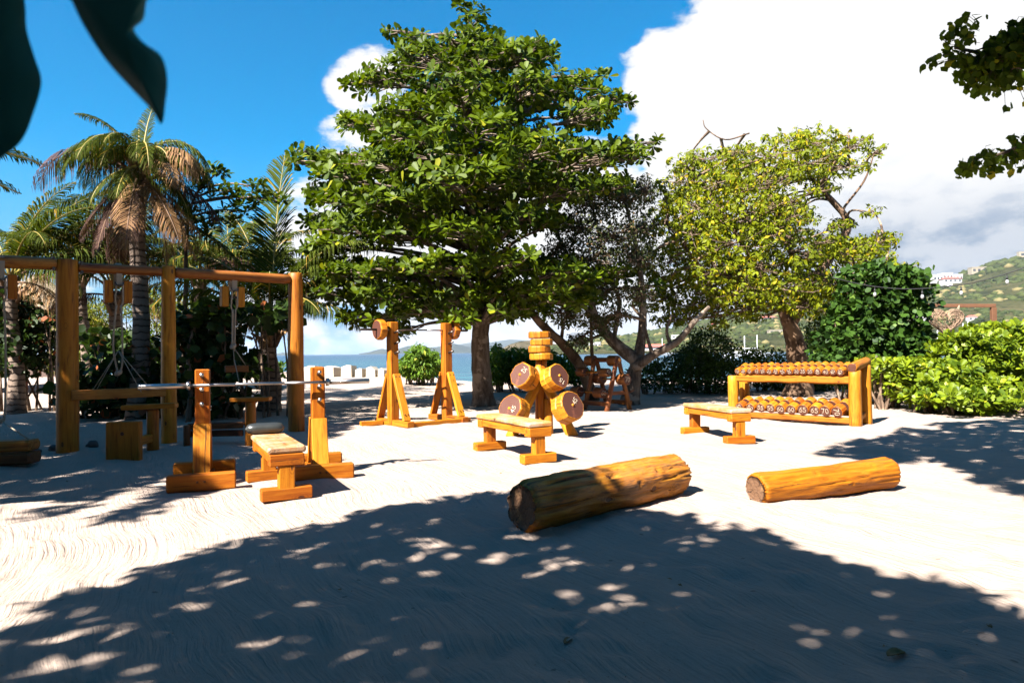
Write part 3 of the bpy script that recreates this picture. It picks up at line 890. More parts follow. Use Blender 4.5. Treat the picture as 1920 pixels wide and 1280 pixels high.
def sailboat(px, top, Y, label):
    b = P(px, 661, Y); b.z = SEA
    t = thing('sailboat', label, 'sailboat', b, RNG.uniform(-.6, .6), 'sailing boats moored in the bay')
    L = 9.0
    sec = [(-L / 2, .9), (-L / 4, 1.4), (0, 1.5), (L / 4, 1.2), (L / 2, .05)]
    V = []; F = []
    for x, hw in sec:
        V += [(x, -hw, 1.0), (x, -hw * .6, -.2), (x, hw * .6, -.2), (x, hw, 1.0)]
    for i in range(4):
        a, b2 = i * 4, i * 4 + 4
        F += [(a, a + 1, b2 + 1, b2), (a + 1, a + 2, b2 + 2, b2 + 1), (a + 2, a + 3, b2 + 3, b2 + 2), (a + 3, a, b2, b2 + 3)]
    F += [(0, 3, 2, 1)]
    link('hull', pymesh('hull', V, F), t, None, [M['hull']])
    boxmesh('cabin', t, (-.3, 0, 1.25), (3.5, 1.5, .5), 'hull')
    mh = P(px, top, Y).z - SEA
    tube(t, 'mast', [(0.4, 0, 1.0), (0.4, 0, mh)], 0.11, 'hull', 6)
    tube(t, 'boom', [(0.4, 0, 2.2), (-3.6, 0, 2.2)], 0.08, 'hull', 6)


for px, top, Y, lb in [(1755, 619, 150, 'moored white yacht with mast just below the wicker heart'), (1768, 626, 165, 'moored white yacht whose short mast stands right beside the tallest one'),
                       (1805, 606, 170, 'moored yacht with mast showing under the small pink roofed house'), (1814, 602, 190, 'moored yacht with mast crossing the low slope beyond the shrub'),
                       (1828, 612, 180, 'moored yacht with a short mast over the shrub'), (1851, 614, 175, 'moored yacht with mast beside the wooden frame post'),
                       (1393, 630, 160, 'moored yacht whose mast shows over the hedge'), (1417, 628, 175, 'moored yacht with mast near the thick brown trunk'), (1240, 634, 260, 'moored yacht with mast rising beside the pier building')]:
    sailboat(px, top, Y, lb)

# pale stone blocks along the beach edge
for i, (x0, x1, yt, pk) in enumerate([(572, 604, 684, 0), (606, 640, 686, .1), (642, 668, 684, 0), (670, 688, 690, 0), (689, 712, 687, .3), (713, 729, 690, .2), (731, 772, 685, 0), (775, 800, 689, .1)]):
    Yb = 28.5; c = (x0 + x1) / 2
    p = P(c, 706, Yb); p.z = zg(p.x, Yb) - 0.03
    wd = (x1 - x0) * .78 * Yb / 1280; ht = (706 - yt) * Yb / 1280 + .04
    V = [(-wd / 2, -.35, 0), (wd / 2, -.35, 0), (wd / 2, .35, 0), (-wd / 2, .35, 0), (-wd / 2, -.32, ht * .85), (wd * .45, -.32, ht * (.98 - pk)), (wd * .45, .3, ht * (.9 - pk)), (-wd / 2, .3, ht * .8),
         (0, -.3, ht), (0, .3, ht * .95)]
    F = [(3, 2, 1, 0), (0, 1, 5, 8, 4), (1, 2, 6, 5), (2, 3, 7, 9, 6), (3, 0, 4, 7), (4, 8, 9, 7), (8, 5, 6, 9)]
    lab = ['pale stone block partly hidden by the last frame post', 'pale stone block just beyond the bench rack upright', 'squarish pale stone block in the open gap of the row', 'narrowest upright pale stone block in the row',
           'pale stone block with a pointed top', 'small sloping pale stone block', 'longest pale stone block, behind the squat rack post', 'last pale stone block, beside the round bush'][i]
    tag(link('stone_block', pymesh('stone_block', V, F), None, Matrix.Translation(p) @ Matrix.Rotation(RNG.uniform(-.35, -.1), 4, 'Z'), [M['pale_stone']]), lab, 'stone block', 'pale stone blocks along the beach edge')


def rock(name, p, r, label, mat='stone', grp=None, sq=.75, seed=0, cat='stone'):
    rs = np.random.RandomState(seed)
    k = 1 + .13 * np.sin(ico3V @ rs.normal(0, 2, (3, 1)) + 1) + .10 * np.sin(ico3V @ rs.normal(0, 3.5, (3, 1)))
    V = ico3V * k * np.array([r, r * .8, r * sq])
    o = link(name, npmesh(name, V, ico3F), None, Matrix.Translation(Vector(p) + Vector((0, 0, r * sq * .7))) @ Matrix.Rotation(rs.uniform(0, 3), 4, 'Z'), [M[mat]], True)
    tag(o, label, cat, grp); return o


# ================================================================== GYM FURNITURE
# ---- log frame with pulleys
A1, A2, A3 = G(127, 846), G(317, 831), G(556, 808)
dirf = (A3 - A1).normalized()
A0 = A1 - dirf * 1.75
fr = thing('pulley_frame', 'tall log frame of upright posts and cross beams carrying rope pulleys', 'log frame', (A1.x, A1.y, 0))
og = Vector((A1.x, A1.y, 0))


def L_(v, z=None):
    v = Vector(v) - og
    if z is not None: v.z = z
    return v


log(fr, 'post', L_(A0, -.1), L_(A0, 2.45), .115, .11, 'post_wood', seed=11)
log(fr, 'post', L_(A1, -.1), L_(A1, 2.46), .128, .125, 'post_wood', seed=12, irr=.03)
log(fr, 'post', L_(A2, -.1), L_(A2, 2.45), .098, .088, 'post_wood', seed=13, irr=.06)
log(fr, 'post', L_(A3, -.1), L_(A3, 2.49), .128, .108, 'post_wood', seed=14, irr=.05)
ZB = 2.365
log(fr, 'cross_beam', L_(A0 + dirf * .1, ZB - .01), L_(A1 - dirf * .12, ZB + .03), .085, .08, 'beam_wood', seed=15)
log(fr, 'cross_beam', L_(A1 + dirf * .12, ZB), L_(A2 - dirf * .08, ZB), .068, .062, 'beam_wood', seed=16)
log(fr, 'cross_beam', L_(A2 + dirf * .08, ZB), L_(A3 - dirf * .10, ZB + .02), .075, .07, 'beam_wood', seed=17, irr=.07)
beam(fr, 'bracket', L_(A1 - dirf * .17, ZB + .03), L_(A1 - dirf * .135, ZB + .03), .13, .17, 'dark_steel', ch=.004)
beam(fr, 'bracket', L_(A1 + dirf * .135, ZB), L_(A1 + dirf * .17, ZB), .12, .16, 'dark_steel', ch=.004)
side = Vector((dirf.y, -dirf.x, 0))
beam(fr, 'low_rail', L_(A1 + side * .14 + dirf * .02, .72), L_(A2 + side * .05, .72), .06, .13, 'beam_wood')


def pulley(px, s, drop, label, two=True):
    p = A1 + dirf * s
    t = thing('rope_pulley', label, 'pulley', (p.x, p.y, ZB), math.atan2(dirf.y, dirf.x), 'rope pulleys hung from the log frame')
    # webbing loop over the beam
    loop = [(0, -.085, -.20), (0, -.09, 0), (0, -.06, .075), (0, 0, .092), (0, .06, .075), (0, .09, 0), (0, .085, -.20)]
    V = []; F = []
    for k, (x, y, z) in enumerate(loop):
        V += [(-.035, y, z), (.035, y, z)]
    for k in range(len(loop) - 1):
        F.append((2 * k, 2 * k + 1, 2 * k + 3, 2 * k + 2))
    o = link('strap', pymesh('strap', V, F), t, None, [M['strap']])
    o.modifiers.new('thick', 'SOLIDIFY').thickness = .006
    tube(t, 'shackle', curve([(-.05, -.08, -.17), (-.03, -.10, -.21), (.03, -.10, -.21), (.05, -.08, -.17)], 4), .010, 'dark_steel', 6)
    for sx in (-1, 1):
        beam(t, 'pulley_cheek', (sx * .115, 0.02, -.14), (sx * .115, 0.02, -.44), .10, .12, 'sap' if s > 1.5 else 'wood')
    tube(t, 'axle', [(-.17, .02, -.3), (.17, .02, -.3)], .014, 'dark_steel', 8)
    for sx in (-1, 1):
        tube(t, 'rope', curve([(sx * .035, -.09, -.18), (sx * .045, -.06, -.42), (sx * .02, -.03, -.5)], 4), .012, 'rope', 6)
    z = -.48
    rp = Tubes()
    if two:
        rp.add(curve([(-.03, -.05, z), (-.06, 0.0, z - .5), (-.02, 0.03, z - drop + .1), (.0, 0, z - drop)], 8), .013, 6)
        rp.add(curve([(.03, -.05, z), (.05, 0.0, z - .6), (.04, 0.0, z - drop + .08), (.0, 0, z - drop)], 8), .012, 6)
    else:
        rp.add(curve([(-.02, -.05, z), (-.012, 0.0, z - .5), (-.01, 0.0, z - drop + .1), (.0, 0, z - drop)], 8), .015, 6)
        rp.add(curve([(.02, -.05, z), (.018, 0.0, z - .6), (.02, 0.0, z - drop + .08), (.0, 0, z - drop)], 8), .013, 6)
    rp.build('hanging_rope', 'rope', t)
    kn = Tubes()
    for q in range(7):
        a = q * .9
        kn.add([(math.cos(a + k * .9) * .035, math.sin(a + k * .9) * .03, z - drop + .03 * math.sin(k * 1.4 + q)) for k in range(6)], .014, 6)
    kn.build('knot', 'rope', t)
    return t, Vector((p.x, p.y, ZB + z - drop))


t1, k1 = pulley(14, -.69, 1.44, 'rope pulley on the thick beam, its rope ending over the plank stack')
t2, k2 = pulley(222, .575, .90, 'rope pulley between the two nearest posts, its tangled rope ending high')
t3, k3 = pulley(438, 2.08, .55, 'sunlit rope pulley on the beam span next to the last post', two=False)


def lines(par, paths, r=.006):
    tt = Tubes()
    inv = par.matrix_basis.copy(); inv = Matrix.LocRotScale(par.location, par.rotation_euler, None).inverted()
    for a in paths:
        tt.add([inv @ Vector(p) for p in a], r, 5)
    tt.build('cord', 'rope', par)


# weight stack below pulley 1
wp = G(22, 872)
st = thing('plank_weight', 'two rough planks stacked flat as a weight under the rope', 'plank weight', (wp.x, wp.y, 0), .12)
beam(st, 'plank', (-.34, 0, .075), (.25, 0, .085), .26, .13, 'dark_wood', ch=.02)
beam(st, 'plank', (-.34, .02, .215), (.24, 0.02, .225), .22, .12, 'beam_wood', ch=.02)
lines(t1, [[k1, wp + Vector((.18, 0.02, .29))], [k1, wp + Vector((-.22, 0.02, .29))], [k1, wp + Vector((.14, .05, .29))]])
lines(t2, [[k2 + Vector((0, 0, .3)), k2 + Vector((.4, .1, -.25))], [k2 + Vector((0, 0, .3)), k2 + Vector((.36, -.1, -.25))], [k2 + Vector((0, 0, .3)), k2 + Vector((-.45, .1, -.3))], [k2 + Vector((0, 0, .3)), k2 + Vector((-.36, .0, -.34))]])
# small plank hanging from pulley 3
hp = thing('hanging_plank', 'short plank handle hanging on ropes from the sunlit pulley', 'plank', (k3.x + .05, k3.y, k3.z - .33), .5)
beam(hp, 'plank', (-.16, 0, 0), (.16, 0, 0), .10, .10, 'red_wood')
lines(t3, [[k3, k3 + Vector((.02, 0, -.30))], [k3, k3 + Vector((.16, .08, -.29))], [k3 + Vector((.02, 0, -.2)), k3 + Vector((.30, -.5, -.60))]])

# knee seats
c = G(233, 860)
s1 = thing('knee_seat', 'broad knotty upright board with a T shaped knee rest behind it', 'knee seat', (c.x, c.y, 0), math.radians(6))
log(s1, 'board_knot', (0.0, -.057, .30), (0, -.048, .30), .022, .022, 'dark_wood', 'end_dark', segs=10, irr=.1, ch=.002)
beam(s1, 'front_board', (0, 0, -.03), (0, 0, .44), .38, .10, 'post_wood', up=(0, 1, 0), ch=.012)
beam(s1, 'connector', (0, .05, .16), (0, .75, .16), .10, .10, 'post_wood')
log(s1, 'post', (0.02, .75, -.03), (0.02, .75, .515), .075, .07, 'post_wood')
beam(s1, 'knee_rest', (-.33, .72, .55), (.33, .72, .57), .14, .065, 'post_wood')
c = G(470, 832)
s2 = thing('knee_seat', 'slim post with a T shaped knee rest joined to a low dark plank bench', 'knee seat', (c.x, c.y, 0), math.radians(4), None)
log(s2, 'post', (0, 0, -.03), (0, 0, .575), .072, .068, 'post_wood')
beam(s2, 'knee_rest', (-.26, 0, .60), (.27, 0, .61), .15, .055, 'wood')
log(s2, 'leg', (-.80, -.1, -.03), (-.80, -.1, .28), .045, .045, 'dark_wood')
beam(s2, 'plank', (-.82, -.02, .25), (-.09, -.02, .26), .05, .085, 'dark_wood')
beam(s2, 'plank', (-.80, -.02, .155), (-.09, -.02, .155), .05, .085, 'dark_wood')
beam(s2, 'plank', (-.80, .12, .27), (-.09, .12, .27), .16, .04, 'dark_wood')

for i, (px, py, r, lb) in enumerate([(173, 838, .085, 'rounded dark stone lying between the corner post and the broad board'), (101, 843, .07, 'low dark stone touching the corner post'), (68, 848, .06, 'flat dark stone beside the plank stack')]):
    g = G(px, py); rock('stone', (g.x, g.y, -.02), r, lb, seed=i + 3)


# ---- benches
def bench(label, front, rear, ang=None, cush=False):
    f, r = Vector(front), Vector(rear)
    c = (f + r) / 2; d = f - r; a = math.atan2(d.y, d.x); h = d.length / 2
    t = thing('wooden_bench', label, 'bench', (c.x, c.y, 0), a, 'low wooden exercise benches')
    beam(t, 'seat', (-h - .06, 0, .415), (h + .06, 0, .415), .31, .055, 'seat_wood', ch=.014)
    for sx in (-1, 1):
        x = sx * h
        beam(t, 'leg', (x, 0, .09), (x, 0, .285), .13, .10, 'wood', up=(1, 0, 0))
        beam(t, 'foot', (x, -.205, .05), (x, .205, .05), .115, .10, 'wood')
        beam(t, 'end_block', (x, -.14, .333), (x, .14, .333), .12, .10, 'wood')
        beam(t, 'side_rail', (-h + .065, sx * .115, .345), (h - .065, sx * .115, .345), .04, .08, 'wood')
    return t


bench('low wooden bench below the bench press barbell with a black pad on it', (-1.90, 5.72, 0), (-2.36, 6.60, 0))
bench('low wooden bench standing in front of the thick slice weight tree', (.27, 7.43, 0), (-.29, 8.46, 0))
bench('low wooden bench standing in front of the dumbbell rack', (2.88, 8.72, 0), (2.60, 9.78, 0))
# black pad
cv = []
L, Wd = .36, .17
ms = []
nu, nv = 16, 10
for i in range(nu + 1):
    u = -1 + 2 * i / nu
    for j in range(nv):
        a = 2 * math.pi * j / nv
        e = (1 - abs(u) ** 5) ** .5 if abs(u) < 1 else 0
        e = max(e, 0.02)
        cv.append((u * L / 2, math.copysign(abs(math.cos(a)) ** .7, math.cos(a)) * Wd / 2 * (0.55 + .45 * e) * (e ** .3), .052 + math.copysign(abs(math.sin(a)) ** .75, math.sin(a)) * .052 * (.35 + .65 * e) * (e ** .3)))
Fc = [(i * nv + j, i * nv + (j + 1) % nv, (i + 1) * nv + (j + 1) % nv, (i + 1) * nv + j) for i in range(nu) for j in range(nv)]
Fc += [tuple(range(nv)), tuple(nu * nv + j for j in range(nv - 1, -1, -1))]
pc = Vector((-2.40, 6.62, .443))
tag(link('bench_pad', pymesh('bench_pad', cv, Fc), None, Matrix.Translation(pc) @ Matrix.Rotation(math.radians(22), 4, 'Z'), [M['vinyl']], True),
    'black padded cushion lying on the far end of the bench', 'cushion')


# ---- barbell stands of the bench press
def bolts(par, pts, r=.011, mat='dark_wood'):
    tt = Tubes()
    for p, n in pts:
        p = Vector(p); n = Vector(n).normalized()
        tt.add([p - n * .004, p + n * .006], r, 8)
    tt.build('bolt_head', mat, par)


def bp_stand(label, c, ang):
    """local x = bar direction, local -y = towards the lifter"""
    t = thing('barbell_stand', label, 'barbell stand', c, ang, 'wooden stands holding the bench press bar')
    beam(t, 'upright', (0, 0, .02), (0, 0, 1.075), .13, .13, 'wood', up=(0, 1, 0), ch=.010)
    beam(t, 'foot', (-.28, -.39, .075), (.29, -.39, .075), .10, .15, 'wood', ch=.012)
    beam(t, 'foot', (-.28, .39, .075), (.29, .39, .075), .10, .15, 'wood', ch=.012)
    beam(t, 'base_board', (0, -.36, .045), (0, .36, .045), .20, .07, 'wood')
    beam(t, 'brace', (0.0, -.105, .56), (0.0, -.275, .08), .15, .05, 'sap', up=(0, -1, .35), ch=.006)
    beam(t, 'brace', (-0.0, .105, .56), (-0.0, .275, .08), .15, .05, 'wood', up=(0, 1, .35), ch=.006)
    bolts(t, [((sx * .04, -.13 - .012 * k, .50 - .05 * k), (0, -1, .35)) for sx in (-1, 1) for k in range(2)] + [((sx * .03, -.255, .16), (0, -1, .35)) for sx in (-1, 1)] +
          [((-.03, -.441, .08), (0, -1, 0)), ((.03, -.441, .08), (0, -1, 0))])
    for z in (1.0, .865, .73):
        tube(t, 'peg', [(0.0, -.05, z), (0.0, -.19, z + .025)], .016, 'dark_steel', 10)
        tube(t, 'peg_tip', [(0, -.19, z + .025), (0, -.20, z + .027)], .018, 'bolt', 10)
    return t


bdir = Vector((.925, .38, 0)); bang = math.atan2(.38, .925)
CL, CR = Vector((-2.95, 6.50, 0)), Vector((-1.975, 6.92, 0))
bp_stand('bench press stand with the light sleeve end of the bar beyond it, nearest the camera', CL, bang)
bp_stand('bench press stand half behind the bench, casting shadow on its own foot', CR, bang)


def barbell(label, a, b, r_sl=.025, sleeve=.40, mat='steel', r_bar=.014, grp=None):
    a, b = Vector(a), Vector(b); c = (a + b) / 2; d = (b - a); L = d.length
    t = thing('barbell', label, 'barbell', c, math.atan2(d.y, d.x), grp)
    for sx in (-1, 1):
        tube(t, 'sleeve', [(sx * (L / 2 - sleeve), 0, 0), (sx * (L / 2 - .004), 0, 0), (sx * L / 2, 0, 0)], [r_sl, r_sl, r_sl * .85], mat, 20)
        tube(t, 'collar', [(sx * (L / 2 - sleeve - .03), 0, 0), (sx * (L / 2 - sleeve), 0, 0)], r_sl * 1.55, mat, 20)
        tube(t, 'knurling', [(sx * (L / 2 - sleeve - .08), 0, 0), (sx * .22, 0, 0)], r_bar * 1.02, 'knurl', 14)
    tube(t, 'shaft', [(-(L / 2 - sleeve - .02), 0, 0), (L / 2 - sleeve - .02, 0, 0)], r_bar, mat, 14)
    return t


ctr = CL + (CR - CL) * .5
off = Vector((.38, -.925, 0)) * .115
bz = .925
mid_l = Vector((-3.40, 6.20, bz)); mid_r = mid_l + bdir * 2.09
barbell('bright steel barbell resting on the pegs of the bench press stands', mid_l, mid_r)

# ---- squat rack
sdir = Vector((.77, .64, 0)).normalized(); sang = math.atan2(sdir.y, sdir.x)
SL, SR = Vector((-2.0, 11.43, 0)), Vector((-1.17, 12.13, 0))


def sq_stand(t, x):
    beam(t, 'upright', (x, 0, .02), (x, 0, 1.73), .15, .15, 'wood', up=(0, 1, 0), ch=.010)
    beam(t, 'foot', (x, -.56, .05), (x, .52, .05), .13, .10, 'wood')
    for sy in (-1, 1):
        beam(t, 'brace', (x - .0, sy * .11, .86), (x, sy * .44, .10), .13, .055, 'sap' if sy < 0 else 'wood', up=(0, sy, .3), ch=.006)
    bolts(t, [((x + sx * .035, -.155 - .02 * k, .82 - .06 * k), (0, -1, .35)) for sx in (-1, 1) for k in range(2)] + [((x + sx * .03, -.435 + .02 * k, .21 - .05 * k), (0, -1, .35)) for sx in (-1, 1) for k in range(2)])
    for z in (1.545, 1.36, 1.20):
        tube(t, 'peg', [(x, -.06, z), (x, -.21, z + .03)], .017, 'dark_steel', 10)


sc = (SL + SR) / 2
sq = thing('squat_rack', 'tall braced wooden rack standing beside the almond tree trunk', 'squat rack', sc, sang)
sh = (SR - SL).length / 2
sq_stand(sq, -sh); sq_stand(sq, sh)
beam(sq, 'front_sill', (-sh + .08, -.48, .04), (sh + .14, -.48, .04), .09, .08, 'wood')
beam(sq, 'side_sill', (-sh - .45, .30, .04), (-sh - .07, .24, .04), .09, .08, 'wood')
bl = Vector((-2.46, 11.05, 1.60)); off2 = Vector((.64, -.77, 0)) * .13
bar2 = barbell('thin dull barbell resting high on the squat rack under the leaves', bl, bl + sdir * 2.13, mat='dark_steel', r_sl=.020, r_bar=.013)


def slice_(name, label, c, axis, r, th, seed, mat='sap', end='end_dark', text=None, tsize=.09, troll=0.0, group=None, toff=(0, 0), rim=True, cat='weight plate', peg=True):
    """a slice of log, face towards +axis... number on the face"""
    axis = Vector(axis).normalized(); c = Vector(c)
    t = thing(name, label, cat, c, 0, group)
    mt, L = frame(axis * th / 2, -axis * th / 2)      # local -X end is the front face
    n = 16
    rs = random.Random(seed)
    rad = [r * (1 + rs.uniform(-.05, .04)) * (1 - .03 * (k % 2)) for k in range(n)]
    V = []; F = []
    prof = [(-th / 2, .90), (-th / 2 - .001, .905), (-th / 2 + .003, .95), (-th / 2 + .018, 1.0), (th / 2 - .014, 1.0), (th / 2, .95)]
    for (x, k) in prof:
        for j in range(n):
            a = 2 * math.pi * j / n
            V.append((x, rad[j] * k * math.cos(a), rad[j] * k * math.sin(a)))
    for i in range(len(prof) - 1):
        for j in range(n):
            kk = (j + 1) % n
            F.append((i * n + j, i * n + kk, (i + 1) * n + kk, (i + 1) * n + j)[::-1])
    ns = len(F)
    F.append(tuple(range(n))); F.append(tuple((len(prof) - 1) * n + j for j in range(n - 1, -1, -1)))
    # split the rim into blocks: deep radial saw cuts
    me = pymesh('disc', V, F); me.materials.append(M[mat]); me.materials.append(M[end])
    ix = np.zeros(len(F), dtype=np.int32); ix[ns:] = 1; me.polygons.foreach_set('material_index', ix)
    link('disc', me, t, mt)
    # cracks: thin dark wedges proud of the rim
    for q in range(3):
        a = rs.uniform(0, 6.28)
        cr = Tubes(); cr.add([(-th * .42, rad[0] * .965 * math.cos(a), rad[0] * .965 * math.sin(a)), (th * .3, rad[0] * .96 * math.cos(a + .1), rad[0] * .96 * math.sin(a + .1))], .007, 5)
        cr.build('crack', 'dark_wood', t, mtx=mt)
    if text:
        tm = mt @ Matrix.Translation((-th / 2 - .002, toff[0], toff[1])) @ Matrix.Rotation(troll, 4, 'X')
        number(t, text, tsize, tm, width=tsize * .11)
    return t


pg = 'round wooden plates on the squat rack bar'
pa = bl + sdir * .36; pb_ = bl + sdir * 1.83
slice_('weight_plate', 'round orange wooden plate on the bar end away from the trunk', pa, -sdir, .17, .12, 41, 'wood', 'end_dark', group=pg)
slice_('weight_plate', 'round wooden plate on the bar end next to the trunk', pb_, -sdir, .17, .12, 42, 'wood', 'end_dark', group=pg)

# ---- tree of thick log slices
WT = Vector((.42, 10.1, 0))
wt = thing('plate_tree', 'stout post with two splayed legs carrying thick log slices', 'weight tree', WT)
log(wt, 'post', (0, 0, -.03), (0.01, 0, 1.08), .095, .082, 'wood', irr=.04)
log(wt, 'front_half_post', (.10, -.10, -.02), (.10, -.10, .52), .062, .058, 'sap', irr=.08)
legR = (Vector((.44, -.36, -.03)), Vector((-.05, -.02, .98)))
legL = (Vector((-.46, -.30, -.03)), Vector((.05, -.02, .93)))
log(wt, 'leg', legR[0], legR[1], .085, .07, 'sap', irr=.05)
log(wt, 'leg', legL[0], legL[1], .085, .07, 'sap', irr=.05)
nR = Vector((.60, -.70, .36)).normalized(); nL = Vector((-.60, -.70, .34)).normalized()
faces = [('UR', P(1049, 704, 9.68), nR, .192, '15', -2.3, (-.02, -.085)), ('LR', P(1074, 759, 9.42), nR, .218, '45', -.75, (-.06, .055)),
         ('UL', P(975, 702, 9.68), nL, .190, '25', .6, (-.06, .07)), ('LL', P(955, 765, 9.45), nL, .208, '45', -1.25, (-.075, -.01))]
lbl = {'UR': ('front slice marked 15 on the upper peg facing the dumbbell rack', 'plain slice behind the one marked 15'),
       'LR': ('largest front slice marked 45, nearest the open sand', 'plain slice behind the largest one marked 45'),
       'UL': ('chipped front slice marked 25 on the upper peg facing the squat rack', 'plain slice behind the chipped one marked 25'),
       'LL': ('front slice marked 45 half hidden by the bench', 'plain slice behind the half hidden one marked 45')}
for i, (k, fc, n, r, tx, ro, of) in enumerate(faces):
    th = .115
    slice_('log_slice_weight', 'thick log ' + lbl[k][0], fc - n * th / 2, n, r, th, 50 + i, text=tx, tsize=.066, troll=ro, toff=of, group='thick log slices on the weight tree')
    slice_('log_slice_weight', lbl[k][1] + ' on the weight tree', fc - n * (th * 1.5 + .006), n, r * .98, th, 60 + i, group='thick log slices on the weight tree')
    loc = fc - WT
    tube(wt, 'peg', [loc - n * .36, loc + n * .012], .020, 'sap', 10)
for i in range(4):
    z = 1.08 + .052 + i * .106
    slice_('stacked_slice_weight', ['lowest of the four pale discs stacked on top of the post', 'second pale disc from the bottom of the post top stack', 'third pale disc from the bottom of the post top stack', 'topmost of the four pale discs stacked on the post'][i],
           WT + Vector((.012 * (-1) ** i, 0, z)), (0, 0, 1), .170, .098, 70 + i, 'sap', 'end_dark', group='pale discs stacked on the post')

# ---- A-frame rack of log barbells in the shade
RC = Vector((1.93, 14.1, 0)); bb = Vector((.6, -.8, 0)); ra = math.atan2(-.8, .6)
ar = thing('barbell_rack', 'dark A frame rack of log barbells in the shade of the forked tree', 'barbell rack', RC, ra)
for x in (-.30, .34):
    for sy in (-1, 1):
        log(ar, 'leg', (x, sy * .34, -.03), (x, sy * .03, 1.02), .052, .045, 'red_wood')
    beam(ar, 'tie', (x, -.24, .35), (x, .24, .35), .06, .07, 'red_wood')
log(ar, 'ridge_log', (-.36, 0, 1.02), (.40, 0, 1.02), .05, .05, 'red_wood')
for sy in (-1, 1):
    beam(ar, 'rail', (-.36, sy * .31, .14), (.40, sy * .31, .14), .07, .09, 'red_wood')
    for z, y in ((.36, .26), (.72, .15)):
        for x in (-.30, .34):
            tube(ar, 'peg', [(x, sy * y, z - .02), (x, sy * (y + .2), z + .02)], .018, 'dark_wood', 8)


def log_barbell(rx, ry, rz, text, label, r=.115, Lb=.92, roll=0.0):
    e = Vector((rx, ry, rz)); c = e - bb * Lb / 2
    t = thing('log_barbell', label, 'log barbell', c, ra, 'barbells with log ends on the shaded rack')
    for sx in (-1, 1):
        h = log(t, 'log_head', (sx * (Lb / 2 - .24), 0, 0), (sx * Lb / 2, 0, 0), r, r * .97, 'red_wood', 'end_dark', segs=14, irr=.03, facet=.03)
        if sx > 0:
            mt = Matrix.Translation((Lb / 2 + .002, 0, 0)) @ Matrix.Rotation(math.pi, 4, 'Z') @ Matrix.Rotation(roll, 4, 'X')
            number(t, text, .085, mt, width=.012)
    tube(t, 'bar', [(-Lb / 2 + .22, 0, 0), (Lb / 2 - .22, 0, 0)], .018, 'post_wood', 8)


log_barbell(2.14, 13.80, 1.00, '40', 'dark log barbell marked 40 at the top of the shaded rack')
log_barbell(1.94, 13.72, .765, '50', 'log barbell marked 50 at middle height of the shaded rack', r=.095, roll=.2)
log_barbell(2.30, 13.66, .625, '70', 'log barbell marked 70 on the side towards the forked tree', roll=.1)
log_barbell(1.83, 13.72, .36, '60', 'partly sunlit log barbell marked 60 on the lowest peg', roll=.15)

# ---- dumbbell rack
WORDS = {10: 'ten', 15: 'fifteen', 20: 'twenty', 25: 'twenty five', 30: 'thirty', 35: 'thirty five', 40: 'forty', 45: 'forty five', 50: 'fifty', 55: 'fifty five', 60: 'sixty', 65: 'sixty five', 70: 'seventy'}
RA, RB = Vector((3.90, 12.05, 0)), Vector((5.28, 10.52, 0))
rd = (RB - RA); RL = rd.length; rang = math.atan2(rd.y, rd.x)
rk_ = thing('dumbbell_rack', 'two shelf log rack filled with numbered wooden dumbbells', 'dumbbell rack', RA, rang)
DEP = .36; TILT = math.radians(17)
for x in (0.0, RL):
    for y, zt in ((-.02, .86 if x > 0 else .74), (DEP + .02, .93 if x > 0 else .82)):
        log(rk_, 'post', (x, y, -.03), (x, y + (.0 if y < 0 else -.02), zt), .095, .088, 'post_wood', irr=.04)
    if x > 0: log(rk_, 'end_log', (x, -.12, .90), (x, DEP + .10, .985), .075, .07, 'post_wood', 'end_dark', irr=.04)
    beam(rk_, 'end_tie', (x, .07, .10), (x, DEP - .07, .16), .08, .08, 'post_wood')
beam(rk_, 'shelf_rail', (.06, -.01, .70), (RL - .06, -.01, .70), .10, .12, 'post_wood', ch=.02, rough=.008)
beam(rk_, 'shelf_rail', (.06, DEP - .06, .79), (RL - .06, DEP - .06, .79), .08, .10, 'post_wood', ch=.02, rough=.006)
beam(rk_, 'shelf_rail', (.06, -.02, .075), (RL - .06, -.02, .075), .10, .10, 'post_wood', ch=.02, rough=.008)
beam(rk_, 'shelf_rail', (.06, DEP - .06, .165), (RL - .06, DEP - .06, .165), .08, .09, 'post_wood', ch=.02)
RMW = Matrix.Translation(RA) @ Matrix.Rotation(rang, 4, 'Z')


def dumbbell(x, zbase, r, text, label, row, roll):
    # axis runs front (-y) to back (+y), tilted up
    ax = Vector((0, math.cos(TILT), math.sin(TILT)))
    c = RMW @ (Vector((x, -.10 + random.uniform(-.018, .018), zbase + r * 1.02 + random.uniform(-.003, .006))))
    hl = .10 + r * .5; hn = .085
    t = thing('dumbbell', label, 'dumbbell', c, rang + random.uniform(-.06, .06), 'numbered wooden dumbbells on the rack')
    mt_end = 'end_dark'
    log(t, 'head', (0, 0, 0), ax * hl, r, r * 1.02, 'wood', mt_end, segs=12, irr=.035, facet=.03, ch=.007)
    log(t, 'head', ax * (hl + hn), ax * (2 * hl + hn), r * 1.0, r, 'wood', mt_end, segs=12, irr=.035, facet=.03, ch=.007)
    for ch_ in t.children: ch_.data.polygons.foreach_set('use_smooth', np.zeros(len(ch_.data.polygons), dtype=bool))
    tube(t, 'handle', [ax * (hl - .01), ax * (hl + hn + .01)], .017, 'sap', 8)
    mt, _l = frame((0, 0, 0), ax * hl)
    number(t, text, r * .82, Matrix.Translation(-ax * .002) @ Matrix(((mt[0][0], mt[0][1], mt[0][2], 0), (mt[1][0], mt[1][1], mt[1][2], 0), (mt[2][0], mt[2][1], mt[2][2], 0), (0, 0, 0, 1))) @ Matrix.Rotation(roll, 4, 'X'), width=r * .075)


